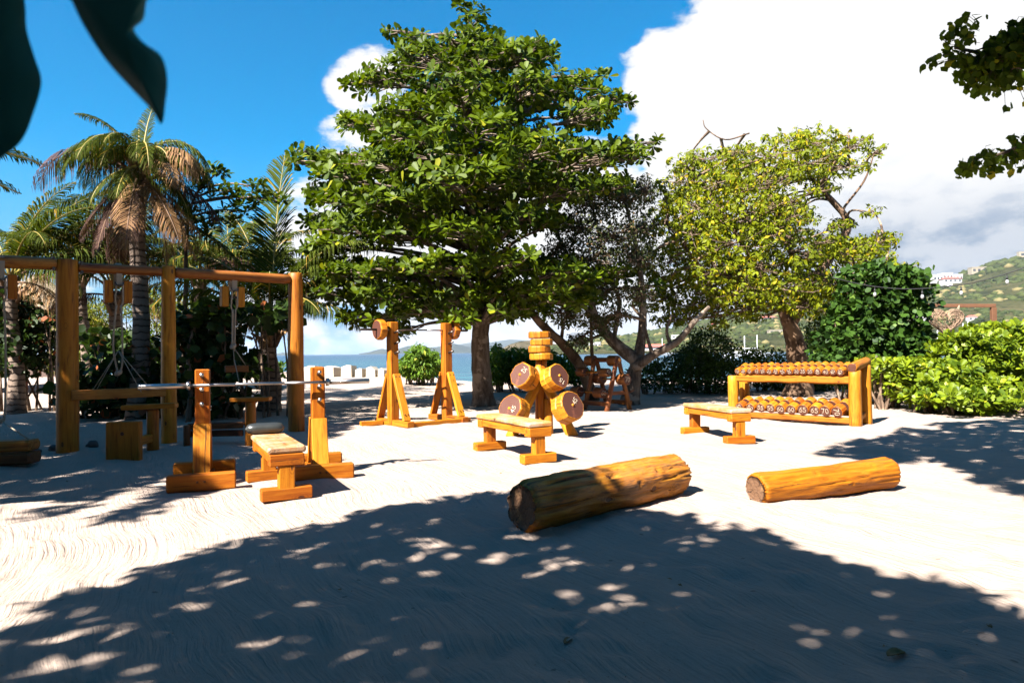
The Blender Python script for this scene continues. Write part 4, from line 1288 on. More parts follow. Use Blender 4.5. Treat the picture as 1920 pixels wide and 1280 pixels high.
nums = [10, 10, 15, 15, 20, 20, 25, 25, 30, 30, 35, 35, 40, 40, 45, 45]
xs_ = np.linspace(.13, RL - .19, 16)
ROLLS = [.3, -.8, 1.0, .2, -.3, .5, -1.0, 1.2, 1.3, .15, .05, -.05, 1.57, .02, -.9, -1.1]
for i, nb in enumerate(nums):
    r = .053 + .010 * i / 15 + random.uniform(-.003, .003)
    w_ = 'nearer the end log by the shrubs' if i % 2 else 'farther from the end log by the shrubs'
    dumbbell(xs_[i] + random.uniform(-.008, .008), .765, r, str(nb), f'upper shelf dumbbell marked {WORDS[nb]}, {w_}', 0, ROLLS[i])
nums2 = [50, 50, 55, 55, 60, 60, 65, 65, 70, 70]
xs2 = np.linspace(.17, RL - .24, 10)
R2 = [1.2, .6, .2, .05, .1, 0, 0, .08, 0, 1.45]
for i, nb in enumerate(nums2):
    r = .082 + .014 * i / 9 + random.uniform(-.003, .003)
    w_ = 'nearer the end log by the shrubs' if i % 2 else 'farther from the end log by the shrubs'
    dumbbell(xs2[i] + random.uniform(-.006, .006), .115, r, str(nb), f'lower shelf dumbbell marked {WORDS[nb]}, {w_}', 1, R2[i])


# ---- the two big logs
def knots_on(par, p0, p1, r, spec, mt):
    pass


def big_log(name, label, p0, p1, r0, r1, seed, mat, knots):
    p0, p1 = Vector(p0), Vector(p1)
    mt, L = frame(p0, p1)
    segs = 72
    rs = random.Random(seed); ph = [rs.uniform(0, 6.28) for _ in range(10)]
    n = 70
    xs = [-L / 2, -L / 2 + .015] + list(np.linspace(-L / 2 + .035, L / 2 - .035, n)) + [L / 2 - .015, L / 2]
    V = []
    for i, x in enumerate(xs):
        f = (x + L / 2) / L; r = r0 + (r1 - r0) * f
        if i in (0, len(xs) - 1): r -= .022
        elif i in (1, len(xs) - 2): r -= .006
        for j in range(segs):
            a = 2 * math.pi * j / segs
            ca, sa = math.cos(a), math.sin(a); q0 = seed * 3.7
            k = 1 + .13 * mn.noise(Vector((x * 1.5 + q0, ca * .9, sa * .9))) + .10 * mn.noise(Vector((x * 2.6 + q0, ca * 2.2, sa * 2.2 + 5)))
            rg_ = 1 - abs(mn.noise(Vector((x * .9 + q0 + 9, ca * 3.4, sa * 3.4)))) * 2
            k -= (.16 if seed == 5 else .10) * max(0, rg_ - .80) / .20 + (.045 if seed == 5 else .015) * max(0, 1 - abs(mn.noise(Vector((x * 1.6 + q0, ca * 8, sa * 8 + 3)))) * 2 - .7) / .3
            k += (.028 if seed == 5 else .012) * mn.noise(Vector((x * 9 + q0, ca * 9, sa * 9)))
            for (kx, ka, kr, kh) in knots:
                da = (a - ka + math.pi) % (2 * math.pi) - math.pi
                dd = math.hypot((x - kx) / kr, da * r / kr)
                k += kh * math.exp(-dd * dd) - kh * 1.9 * math.exp(-(dd * 2.2) ** 2)
            V.append((x, r * k * math.cos(a), r * k * math.sin(a)))
    F = []
    for i in range(len(xs) - 1):
        for j in range(segs):
            k = (j + 1) % segs
            F.append((i * segs + k, (i + 1) * segs + k, (i + 1) * segs + j, i * segs + j))
    ns = len(F); nv = len(V); base = (len(xs) - 1) * segs
    # end faces with inner rings so they are not flat
    for s, b0 in ((-1, 0), (1, base)):
        rings = [b0 + j for j in range(segs)]
        for q, (fr_, dx) in enumerate(((.75, .006), (.45, -.004), (.2, .004))):
            new = []
            for j in range(segs):
                vx = V[b0 + j]
                new.append(len(V)); V.append((vx[0] + s * (dx + .006 * math.sin(3 * j + q) * (j % 7 == 0)), vx[1] * fr_, vx[2] * fr_))
            for j in range(segs):
                k = (j + 1) % segs
                F.append((rings[j], rings[k], new[k], new[j]) if s < 0 else (rings[k], rings[j], new[j], new[k]))
            rings = new
        cidx = len(V); V.append((s * L / 2, 0, 0))
        for j in range(segs):
            k = (j + 1) % segs
            F.append((rings[j], rings[k], cidx) if s < 0 else (rings[k], rings[j], cidx))
    me = pymesh(name, V, F); me.materials.append(M[mat]); me.materials.append(M['log_end'])
    ix = np.zeros(len(F), dtype=np.int32); ix[ns:] = 1; me.polygons.foreach_set('material_index', ix)
    me.polygons.foreach_set('use_smooth', np.ones(len(F), dtype=bool))
    t = thing(name, label, 'log', mt.translation)
    m2 = mt.copy(); m2.translation = (0, 0, 0)
    link('trunk_body', me, t, m2)
    # knot hearts
    for (kx, ka, kr, kh) in knots:
        f = (kx + L / 2) / L; r = (r0 + (r1 - r0) * f)
        tt = Tubes(); d = Vector((0, math.cos(ka), math.sin(ka)))
        tt.add([Vector((kx, 0, 0)) + d * (r * .75), Vector((kx, 0, 0)) + d * (r * .88), Vector((kx, 0, 0)) + d * (r * .885)], [kr * .5, kr * .45, kr * .25], 12, .15)
        tt.build('knot', 'dark_wood', t, mtx=m2)
    return t


big_log('big_log', 'thick gnarled log lying half in tree shade on the sand', (.045, 4.64, .155), (1.37, 5.76, .165), .172, .168, 5, 'log_wood',
        [(.38, 3.35, .075, .10), (.18, 3.0, .06, .08), (.62, 3.9, .065, .09), (.45, 2.5, .06, .08), (-.1, 2.3, .05, .05), (.22, 3.8, .04, .05)])
big_log('big_log', 'thinner bright orange log lying in full sun near the camera', (1.865, 5.30, .115), (3.25, 5.92, .125), .122, .130, 9, 'log_bright',
        [(.15, 3.3, .045, .08), (-.15, 3.7, .03, .05), (-.2, 2.3, .05, .07), (.45, 2.3, .04, .05)])


# ================================================================== BACKGROUND STRUCTURES
# thatched shelter
tp = P(72, 520, 24.0)
sh_ = thing('thatched_shelter', 'round thatched beach shelter behind the palms', 'beach shelter', (tp.x, tp.y, 0))
V = []; F = []; nseg = 40
for k, (r, z) in enumerate(((.05, tp.z + .15), (1.0, tp.z - .75), (1.9, tp.z - 1.5), (2.7, tp.z - 2.25), (2.8, tp.z - 2.45), (2.5, tp.z - 2.3))):
    for j in range(nseg):
        a = 6.2832 * j / nseg; rr = r * (1 + RNG.uniform(-.02, .02))
        V.append((rr * math.cos(a), rr * math.sin(a), z + RNG.uniform(-.05, .05)))
for k in range(5):
    for j in range(nseg):
        q = (j + 1) % nseg; F.append((k * nseg + j, k * nseg + q, (k + 1) * nseg + q, (k + 1) * nseg + j))
link('thatch_roof', pymesh('thatch_roof', V, F), sh_, None, [M['thatch']])
N = 9000
ang = RNG.uniform(0, 6.283, N); rr = RNG.uniform(.1, 1, N) ** .6
pos = np.stack([rr * 2.75 * np.cos(ang), rr * 2.75 * np.sin(ang), tp.z + .12 - rr * 2.3], -1)
dd = np.stack([np.cos(ang), np.sin(ang), np.full(N, -.95)], -1) + RNG.normal(0, .12, (N, 3))
nn_ = np.stack([np.cos(ang) * .6, np.sin(ang) * .6, np.ones(N)], -1)
M['straw'] = m_leaf('straw', (0.24, 0.16, 0.085), (0.62, 0.47, 0.28), gloss=.9, trans=0.1, spec=0.1)
stuff_leaves(sh_, 'thatch_straw', (pos, dd, nn_, RNG.uniform(.15, .32, N)), 'straw', NAR_V * np.array([1, .5, 1]), ELL_F)
for a in (0.4, 1.97, 3.54, 5.1):
    log(sh_, 'post', (1.7 * math.cos(a), 1.7 * math.sin(a), -.1), (1.7 * math.cos(a), 1.7 * math.sin(a), tp.z - 1.4), .09, .08, 'dark_wood')
# low brown wall behind
wl = P(40, 704, 33)
tag(boxmesh('low_wall', None, (wl.x - 2, 33, .45), (9, .4, .75), 'masonry', .05), 'low brown wall at the beach edge behind the shelter', 'wall')

# wooden frame with wicker heart
fy = 17.0
hf = thing('ornament_frame', 'plain brown timber frame rising behind the bright shrubs', 'frame', P(1780, 600, fy))
h0 = Vector(hf.location)
pT0, pT1 = P(1672, 573, fy + .2), P(1866, 573, fy)
beam(hf, 'top_bar', pT0 - h0, pT1 - h0, .09, .09, 'brown_steel')
for q in (pT0, pT1):
    g0 = Vector((q.x, q.y, 0)); e = Vector((q.x, q.y, q.z - .048))
    sx = -.05 if q is pT1 else .05
    beam(hf, 'post', g0 - h0 + Vector((sx, 0, -.1)), e - h0 + Vector((sx, 0, 0)), .12, .10, 'brown_steel')
hc = P(1773, 603, fy)
ht_ = thing('wicker_heart', 'heart woven from dry twigs hanging from the timber frame', 'wicker heart', hc)
tt = Tubes()


def heart(a):
    return .455 * (math.sin(a) ** 3), (.395 * math.cos(a) - .152 * math.cos(2 * a) - .061 * math.cos(3 * a) - .03 * math.cos(4 * a)) * .78 + .03


for q in range(230):
    a0 = random.uniform(0, 6.283); k = random.uniform(.25, 1.0) ** .5; pts = []
    dz = random.uniform(-1, 1)
    da = random.uniform(.5, 1.4) * random.choice((-1, 1)); drift = random.uniform(-.5, .5)
    for i in range(7):
        x, z = heart(a0 + da * i / 6)
        kk = max(.1, min(1, k + drift * i / 6)); th = .14 * math.sqrt(max(0, 1 - kk * kk)) + .02
        pts.append((x * kk + random.uniform(-.01, .01), th * math.copysign(1, dz) * (.6 + .4 * abs(dz)), z * kk + random.uniform(-.01, .01)))
    tt.add(pts, random.uniform(.004, .009), 4)
tt.build('woven_twigs', 'wicker', ht_)
for sx in (-1, 1):
    x0 = sx * .32
    tube(ht_, 'hanger', [(x0, 0, .22), (x0 + sx * .03, 0, .40)], .010, 'strap', 5)
    tube(ht_, 'hanger', [(x0 - sx * .07, 0, .24), (x0 + sx * .03, 0, .41)], .008, 'strap', 5)

# festoon lights
sy_ = 11.5
wire = [P(x, y, sy_ + (1920 - x) * .002) for x, y in ((1560, 520), (1620, 534), (1680, 541), (1729, 541), (1802, 534), (1845, 525), (1888, 513), (1940, 492), (2050, 430))]
fl = thing('string_lights', 'black cable with unlit hanging bulbs strung above the bright shrubs', 'string lights', wire[3])
w0 = Vector(wire[3])
tube(fl, 'cable', [p - w0 for p in curve(wire, 5)], .009, 'cable', 5)
for x, y in ((1729, 541), (1802, 534), (1888, 513), (1640, 537)):
    p = P(x, y, sy_ + (1920 - x) * .002) - w0
    tube(fl, 'bulb_cord', [p, p + Vector((0, 0, -.045))], .005, 'cable', 5)
    sk = tube(fl, 'socket', [p + Vector((0, 0, -.04)), p + Vector((0, 0, -.10))], [.012, .019], 'cable', 8)
    tube(fl, 'bulb', [p + Vector((0, 0, z)) for z in (-.10, -.12, -.15, -.172, -.182)], [.013, .024, .028, .018, .004], 'glass', 10)


# ================================================================== TREES
def leaf_parts(par, name, pos, d, nrm, size, mat, TV, TF, n=300):
    """the leaves nearest the camera become parts of their own, sharing one mesh; returns a mask of them"""
    me = npmesh(name, TV, TF); me.materials.append(M[mat])
    dist = np.linalg.norm(pos - np.array([0, 0, CAM_H]), axis=1) / size
    dist = np.where(in_view(pos, 5), dist, 1e9)
    idx = np.argsort(dist)[:n]
    idx = idx[dist[idx] < 1e8]
    d = unit(d); nr_ = unit(nrm - (nrm * d).sum(-1, keepdims=True) * d); y = np.cross(nr_, d)
    for i in idx:
        o = bpy.data.objects.new(name, me); COL.objects.link(o); o.parent = par
        s = size[i]
        mt = Matrix(((d[i, 0] * s, y[i, 0] * s, nr_[i, 0] * s, pos[i, 0]), (d[i, 1] * s, y[i, 1] * s, nr_[i, 1] * s, pos[i, 1]), (d[i, 2] * s, y[i, 2] * s, nr_[i, 2] * s, pos[i, 2]), (0, 0, 0, 1)))
        o.matrix_basis = mt
    mk = np.ones(len(pos), bool); mk[idx] = False
    return mk


def twigs_to(tb, starts, ends, r=.008, segs=3, bend=.15):
    for s, e in zip(starts, ends):
        s, e = Vector(s), Vector(e)
        m_ = (s + e) / 2 + Vector((random.uniform(-1, 1), random.uniform(-1, 1), random.uniform(-.6, .3))) * (e - s).length * bend
        tb.add([s, m_, e], [r * 1.6, r, r * .5], segs, cap=False)


# ---- the big sea almond tree
TY = 15.2
at = thing('almond_tree', 'large layered sea almond tree with broad glossy leaves at the centre', 'tree')
base = G(907, 762)
trunk_ctrl = [base + Vector((0, 0, -.15)), base + Vector((-.03, 0, .5)), P(900, 640, TY), P(906, 560, TY), P(905, 480, TY), P(895, 390, TY), P(890, 300, TY), P(880, 200, TY), P(885, 110, TY), P(890, 50, TY)]
pts = curve(trunk_ctrl, 5)
rad = [.22 * (1 - i / (len(pts) - 1)) ** .8 + .02 + (.12 * math.exp(-i / 1.6)) for i in range(len(pts))]
tube(at, 'trunk', pts, rad, 'bark_grey', 14, .07)
ALM = [(890, 24, 26, 22), (868, 10, 18, 12), (885, 50, 30, 20), (845, 75, 40, 22), (742, 48, 22, 14), (770, 72, 30, 16), (800, 105, 70, 22), (915, 75, 50, 30), (905, 105, 80, 30), (985, 100, 60, 26), (1010, 90, 35, 18), (705, 150, 50, 20), (665, 148, 16, 8),
       (730, 130, 50, 18), (850, 165, 110, 40), (1000, 165, 90, 34), (1075, 150, 60, 24), (1130, 135, 22, 14), (1120, 180, 50, 22), (1165, 193, 20, 9), (1100, 215, 60, 26), (770, 200, 70, 24), (900, 245, 140, 45),
       (655, 228, 22, 12), (690, 232, 44, 18), (750, 250, 80, 26), (575, 280, 30, 18), (615, 300, 45, 14), (560, 295, 20, 12), (640, 322, 55, 22), (720, 300, 90, 32), (800, 290, 90, 34), (1010, 280, 110, 40), (1110, 285, 80, 26),
       (1175, 270, 50, 18), (1228, 268, 20, 12), (1200, 290, 25, 12), (860, 345, 150, 52), (960, 330, 110, 44), (690, 370, 95, 30), (610, 365, 40, 22), (770, 380, 100, 36), (1060, 345, 90, 30), (1150, 345, 50, 18),
       (600, 405, 45, 22), (660, 420, 80, 26), (760, 430, 90, 34), (880, 425, 110, 40), (985, 405, 70, 30), (1030, 415, 35, 18), (620, 460, 60, 26), (600, 500, 50, 18), (660, 505, 80, 26), (740, 500, 80, 30), (850, 495, 90, 34), (960, 490, 90, 36),
       (1050, 500, 60, 26), (1100, 520, 50, 24), (590, 540, 32, 26), (650, 550, 75, 34), (740, 550, 90, 36), (700, 590, 70, 22), (790, 580, 60, 24), (850, 560, 70, 32), (870, 592, 34, 22), (940, 545, 70, 32), (1010, 545, 80, 34),
       (980, 580, 60, 20), (1080, 560, 45, 24), (940, 580, 24, 18), (655, 600, 30, 14), (745, 612, 22, 16), (1160, 510, 50, 18), (1230, 530, 30, 12)]


def R_at(py):
    return np.interp(py, [0, 50, 100, 200, 300, 400, 500, 600, 640], [25, 90, 190, 265, 330, 290, 310, 240, 150])


def alm_depth(px, py):
    R = R_at(py); x = abs(px - 895)
    return math.sqrt(max(0, R * R - x * x)) / 84.0


LB = lobes_px([(a_, b_ + 4, c_ * .92, d_ * .54) for a_, b_, c_, d_ in ALM], TY, 1, 84, alm_depth, None)
cs, axs = [], []
tb = Tubes(); br_ends = []
for (c, r) in LB:
    area = r[0] * r[2]
    n = max(4, int(70 * (r[0] * r[2] + .28 * r[0] * r[1]) ** .85))
    p, dr = ellipsoid_pts(c, r, n, 1.2)
    cs.append(p); axs.append(dr * np.array([.8, .8, .35]) + np.array([0, 0, .8]) + RNG.normal(0, .3, p.shape))
    # limb from the trunk towards this lobe
    c = Vector(c)
    zt = max(1.9, min(8.6, c.z - .35 * math.hypot(c.x - base.x, c.y - TY) * .6))
    kidx = min(range(len(pts)), key=lambda i: abs(pts[i].z - zt)); s = pts[kidx]
    if (c - s).length > .5:
        mid = s.lerp(c, .5) + Vector((0, 0, .12 * (c - s).length * .5))
        br_ends.append((s, mid, c))
    sub = p[RNG.integers(0, n, min(n, 12))]
    twigs_to(tb, [mid.lerp(c, random.uniform(.4, 1)) if (c - s).length > .5 else c for _ in sub], sub, .012, 4)
for i, (s, mdl, e) in enumerate(br_ends):
    L = (e - s).length
    limb(at, 'branch', [s, mdl, e], .028 + .014 * L, .012, 'bark_grey', 6, .06, 4)
tb.build('twigs', 'bark_grey', at)['kind'] = 'stuff'
cs = np.concatenate(cs); axs = np.concatenate(axs)
arr = rosette_leaves(cs, axs, 9, .168, (-12, 48))
msk = leaf_parts(at, 'leaf', *arr, 'almond', OBO_V, OBO_F, 300)
stuff_leaves(at, 'crown', tuple(a[msk] for a in arr), 'almond', OBO_V, OBO_F)


# ---- yellow-green tree
def px_tree(name, label, base_px, Yt, trunk_px, r0, limbs_px, lobes, depthR, leafn, leafsize, mat, bark, TV, TF, cluster=5, parts_n=0, sparse=1.0, droop=.6, twn=14, el=(-60, 10)):
    t = thing(name, label, 'tree')
    b = G(*base_px); b = Vector((P(base_px[0], base_px[1], Yt).x, Yt, zg(0, Yt) - .1))
    tp_ = curve([b] + [P(x, y, Yt) for x, y in trunk_px], 5)
    rr_ = [r0 * (1 - .45 * i / (len(tp_) - 1)) + r0 * .35 * math.exp(-i / 1.5) for i in range(len(tp_))]
    tube(t, 'trunk', tp_, rr_, bark, 14, .07)
    lm = []
    for (pp, ra_, rb_) in limbs_px:
        c = [P(x, y, Yt + dy) for x, y, dy in pp]
        limb(t, 'branch', c, ra_, rb_, bark, 9, .08, 5)
        lm += curve(c, 5)
    lm = lm + tp_[len(tp_) // 2:]
    LBs = lobes_px(lobes, Yt, 1, 1280 / Yt, depthR, None)
    cs, ax = [], []; tbb = Tubes()
    tot = sum(r[0] * r[2] + .3 * r[0] * r[1] for _, r in LBs)
    for (c, r) in LBs:
        n = max(6, int(leafn * (r[0] * r[2] + .3 * r[0] * r[1]) / tot))
        p, dr = ellipsoid_pts(c, r, n, sparse)
        cs.append(p); ax.append(dr + RNG.normal(0, .5, p.shape) + np.array([0, 0, .5]))
        c = Vector(c)
        s = min(lm, key=lambda q: (q - c).length + (2.0 if q.z > c.z + .5 else 0))
        mid = s.lerp(c, .5) + Vector((random.uniform(-.2, .2), random.uniform(-.2, .2), random.uniform(-.1, .25)))
        tbb.add(curve([s, mid, c], 4), [.045, .04, .036, .032, .028, .024, .02, .017, .014], 5, .05, cap=False)
        sub = p[RNG.integers(0, n, min(n, twn))]
        twigs_to(tbb, [mid.lerp(c, random.uniform(.3, 1)) for _ in sub], sub, .007, 3, .2)
    tbb.build('twigs', 'bark_twig', t)['kind'] = 'stuff'
    cs = np.concatenate(cs); ax = np.concatenate(ax)
    arr = rosette_leaves(cs, ax, cluster, leafsize, el)
    arr = (arr[0], arr[1] + np.array([0, 0, -droop]), arr[2], arr[3])
    if parts_n:
        mk = leaf_parts(t, 'leaf', *arr, mat, TV, TF, parts_n); arr = tuple(a[mk] for a in arr)
    stuff_leaves(t, 'crown', arr, mat, TV, TF)
    return t


GUM = [(1225, 565, 46, 24), (1265, 600, 36, 14), (1215, 490, 36, 34), (1330, 575, 50, 18), (1500, 262, 60, 20), (1440, 290, 90, 30), (1380, 290, 40, 20), (1550, 270, 60, 24), (1600, 270, 40, 18), (1330, 300, 60, 26), (1290, 300, 40, 18), (1270, 340, 50, 30), (1340, 340, 80, 36), (1430, 340, 80, 36), (1520, 310, 70, 26),
       (1590, 315, 50, 16), (1635, 290, 16, 10), (1250, 380, 40, 34), (1310, 395, 80, 40), (1400, 400, 80, 36), (1470, 385, 50, 24), (1500, 400, 40, 20), (1230, 430, 36, 34), (1290, 450, 80, 40), (1380, 455, 90, 40), (1460, 440, 60, 30),
       (1250, 490, 60, 40), (1340, 510, 90, 40), (1430, 500, 80, 36), (1510, 480, 50, 24), (1240, 540, 50, 34), (1310, 555, 70, 34), (1400, 550, 80, 30), (1480, 545, 80, 34), (1560, 530, 70, 34), (1290, 580, 50, 20), (1400, 585, 50, 16),
       (1590, 470, 60, 26), (1650, 450, 40, 22), (1550, 450, 50, 18), (1620, 480, 60, 26), (1660, 455, 22, 14), (1580, 420, 30, 12), (1640, 510, 60, 26), (1690, 510, 36, 18), (1710, 525, 18, 12), (1600, 550, 60, 26), (1520, 575, 50, 20), (1540, 350, 30, 12),
       (1640, 400, 16, 10), (1250, 600, 30, 12), (1345, 600, 26, 10), (1670, 550, 40, 26), (1700, 570, 26, 24)]
px_tree('gumbo_tree', 'spreading tree with yellow green leaves and a thick brown trunk behind the dumbbell rack', (1497, 742), 17.6, [(1499, 690), (1490, 640), (1478, 600)], .33,
        [([(1480, 610, 0), (1455, 560, -.2), (1400, 525, -.6), (1320, 512, -1.0)], .17, .05), ([(1485, 605, 0), (1520, 540, .3), (1560, 480, .5), (1610, 455, .4), (1655, 445, .3)], .15, .04),
         ([(1490, 600, 0), (1500, 520, -.3), (1470, 440, -.4), (1440, 350, -.3), (1430, 300, -.2)], .13, .03), ([(1560, 480, .4), (1590, 420, .3), (1550, 365, .2), (1515, 325, .1), (1495, 280, 0)], .12, .03),
         ([(1600, 415, .3), (1580, 395, .3), (1620, 340, .2), (1640, 285, .2)], .05, .015), ([(1540, 360, .2), (1560, 310, .3), (1600, 265, .3)], .06, .015), ([(1455, 560, -.2), (1400, 470, -.6), (1340, 380, -.8), (1300, 320, -.6)], .09, .02),
         ([(1320, 512, -1.0), (1290, 470, -1.2), (1250, 420, -1)], .05, .015), ([(1530, 530, .3), (1600, 520, -.6), (1660, 500, -.8)], .09, .02), ([(1405, 250, 0.1), (1360, 262, 0.1), (1325, 242, 0.1), (1318, 225, 0.1)][::-1], .01, .02)],
        GUM, lambda px, py: 2.3 * math.sqrt(max(0, 1 - ((px - 1450) / 280) ** 2)) * math.sqrt(max(0.05, 1 - ((py - 440) / 230) ** 2)), 6600, .118, 'gumbo', 'bark_brown', NAR_V * np.array([1, 1.7, 1]), ELL_F, cluster=6, droop=.55, sparse=1.3)

# ---- sparse dark forked tree
SPA = [(1060, 350, 50, 30), (1110, 380, 60, 40), (1170, 370, 50, 40), (1210, 360, 24, 36), (1080, 430, 60, 36), (1150, 440, 60, 40), (1200, 430, 36, 36), (1050, 470, 40, 26), (1110, 490, 60, 30), (1180, 490, 50, 34),
       (1130, 550, 60, 30), (1190, 545, 36, 26), (1070, 590, 50, 20), (1120, 610, 40, 24), (1160, 590, 34, 20), (1090, 640, 26, 16)]
px_tree('forked_tree', 'sparse dark forked tree with bare twisting limbs shading the barbell rack', (1180, 752), 15.4, [(1186, 715), (1192, 690), (1196, 676)], .21,
        [([(1196, 678, 0), (1150, 640, .1), (1120, 600, .2), (1105, 560, .2)], .17, .07), ([(1105, 560, .2), (1050, 450, .3), (1030, 380, .3)], .07, .02), ([(1196, 680, 0), (1204, 620, .1), (1205, 560, .1), (1195, 470, 0), (1170, 370, 0)], .13, .03),
         ([(1190, 690, -.1), (1225, 665, -.3), (1270, 640, -.5), (1300, 605, -.6), (1330, 575, -.6)], .12, .04), ([(1258, 648, -.4), (1250, 620, -.4), (1260, 590, -.4)], .05, .02), ([(1223, 663, -.3), (1213, 630, -.3), (1208, 600, -.3)], .05, .02),
         ([(1150, 640, .1), (1160, 560, .3), (1130, 470, .2), (1110, 380, .1)], .06, .02), ([(1120, 600, .2), (1060, 540, .0), (1040, 500, 0)], .05, .02)],
        SPA, lambda px, py: 1.3, 3600, .085, 'olive', 'bark_grey', ELL_V, ELL_F, cluster=3, droop=.8, sparse=1.0, twn=40, el=(-40, 40))
# second stem reaching left
fs = thing('leaning_stem', 'bare stem arching over from behind the barbell rack into the almond leaves', 'tree')
limb(fs, 'trunk', [Vector((2.0, 16.6, -.1)), P(1090, 690, 16.4), P(1058, 648, 16.2), P(1030, 622, 16), P(1000, 590, 15.8), P(985, 560, 15.6)], .15, .07, 'bark_brown', 10, .07, 5)
limb(fs, 'branch', [P(1052, 640, 16.2), P(1055, 610, 16.1), P(1050, 580, 16)], .05, .02, 'bark_brown', 6, .05, 4)
limb(fs, 'branch', [P(1112, 700, 16.4), P(1109, 640, 16.2), P(1108, 560, 16)], .05, .035, 'bark_twig', 6, .05, 4)


# ---- bushes and hedges
def bush(name, label, lobes, Yc, mat, leaf, n, TV=ELL_V, TF=ELL_F, ros=0, cat='shrub', ysp=.8, el=(10, 60), parts_n=0, droop=0.0, stems=True, rnd=.7, zmin=0.02, shell=1.1):
    t = thing(name, label, cat)
    P_, D_ = [], []
    extra = []
    for r in lobes:
        for q in range(4):
            a = random.uniform(-.2, math.pi + .2); f = random.uniform(.85, 1.15)
            extra.append((r[0] + r[2] * f * math.cos(a), r[1] - r[3] * f * math.sin(a), r[2] * random.uniform(.16, .32), r[3] * random.uniform(.16, .34), (r[4] if len(r) > 4 else 0) + random.uniform(-.4, .4)))
    lobes = list(lobes) + extra
    tot = sum(r[2] * r[3] for r in lobes)
    bx_ = []
    for (px, py, rx, ry, *dy) in lobes:
        dy = dy[0] if dy else 0
        c = P(px, py, Yc + dy); s = (Yc + dy) / 1280
        k = max(10, int(n * rx * ry / tot))
        p, d = ellipsoid_pts(c, (rx * s, max(ysp, rx * s * .6), ry * s), k, shell)
        P_.append(p); D_.append(d); bx_.append((c, rx * s))
    p = np.concatenate(P_); d = np.concatenate(D_)
    ok = p[:, 2] > zmin
    p, d = p[ok], d[ok]
    if ros:
        arr = rosette_leaves(p, d + np.array([0, 0, .9]) + RNG.normal(0, .25, p.shape), ros, leaf, el)
    else:
        arr = random_leaves(p, d, leaf, droop=droop, rnd=rnd)
    if parts_n:
        mk = leaf_parts(t, 'leaf', *arr, mat, TV, TF, parts_n); arr = tuple(a[mk] for a in arr)
    stuff_leaves(t, 'foliage', arr, mat, TV, TF)
    if stems:
        tb_ = Tubes()
        for (c, rw) in bx_[:len(bx_) - len(extra)]:
            for q in range(5):
                e = Vector(c) + Vector((random.uniform(-.7, .7) * rw, random.uniform(-.4, .4), random.uniform(-.1, .3)))
                b = Vector((c[0] + random.uniform(-.3, .3) * rw, c[1] + random.uniform(-.2, .3), -.05))
                tb_.add(curve([b, (b + e) / 2 + Vector((random.uniform(-.1, .1), 0, 0)), e], 3), [.03, .028, .024, .02, .017, .014, .01], 5, .1, cap=False)
        tb_.build('stems', 'bark_twig', t)['kind'] = 'stuff'
    return t


bush('round_bush', 'round green bush between the two squat rack uprights at the water edge', [(787, 672, 24, 20), (765, 685, 18, 20), (808, 683, 18, 20), (787, 695, 34, 14), (790, 660, 14, 10)], 24.5, 'bush', .16, 5200, NAR_V * np.array([1, 1.5, 1]), droop=1.0)
bush('low_bush', 'broad green bush behind the thick slice weight tree', [(935, 685, 30, 30), (965, 675, 36, 26), (1010, 680, 40, 26), (1050, 690, 36, 24), (1000, 700, 60, 20), (930, 705, 26, 14), (1085, 700, 30, 18)], 21, 'bush', .15, 9000, NAR_V * np.array([1, 1.5, 1]), droop=1.0)
bush('dark_hedge', 'dark leafy hedge behind the bench and beside the forked tree', [(1215, 700, 30, 34), (1255, 705, 40, 34), (1300, 700, 40, 40), (1330, 665, 44, 50), (1350, 710, 50, 40), (1300, 675, 30, 30)], 19, 'darkleaf', .10, 11000)
bush('green_hedge', 'olive green hedge running behind the dumbbell rack and trunk', [(1390, 695, 50, 36), (1430, 690, 40, 38), (1460, 700, 40, 40), (1530, 690, 50, 50), (1570, 640, 40, 50), (1500, 710, 60, 36), (1545, 620, 30, 30)], 19.5, 'hedge', .10, 12000)
bush('glossy_shrub', 'tall dark glossy shrub at the end of the dumbbell rack', [(1640, 560, 70, 50), (1600, 620, 50, 50), (1680, 600, 50, 60), (1640, 660, 60, 50), (1690, 650, 40, 40), (1580, 680, 40, 44), (1650, 710, 60, 34), (1620, 520, 40, 24), (1700, 540, 26, 26)], 15.0, 'darkleaf', .13, 9000, RND_V, RND_F, parts_n=150, shell=1.6)
bush('bright_shrub', 'bright green rosette leaved shrub spreading along the sand edge', [(1755, 715, 46, 28, .4), (1730, 740, 36, 20, 0), (1800, 690, 50, 44, .5), (1845, 655, 50, 34, .6), (1810, 745, 60, 28, -.2), (1880, 700, 55, 50, .2), (1900, 645, 40, 34, .8), (1840, 755, 55, 16, -.5),
     (1930, 690, 50, 60, .2), (1985, 680, 60, 70, .5), (1785, 668, 24, 16, .9), (1740, 695, 22, 20, .9), (1900, 752, 55, 18, -.3), (1765, 748, 36, 14, -.3), (1870, 628, 26, 14, .8), (1815, 645, 24, 18, .7)], 12.6, 'scaevola', .118, 1700, OBO_V * np.array([1, 1.0, 1]), OBO_F, ros=10, parts_n=300, shell=1.5)
bush('sparse_shrub', 'low sparse shrub with twisted stems beside the rack end post', [(1655, 712, 18, 12), (1672, 722, 18, 10), (1690, 700, 20, 16), (1650, 690, 18, 10)], 13.4, 'scaevola', .12, 60, OBO_V, OBO_F, ros=8)
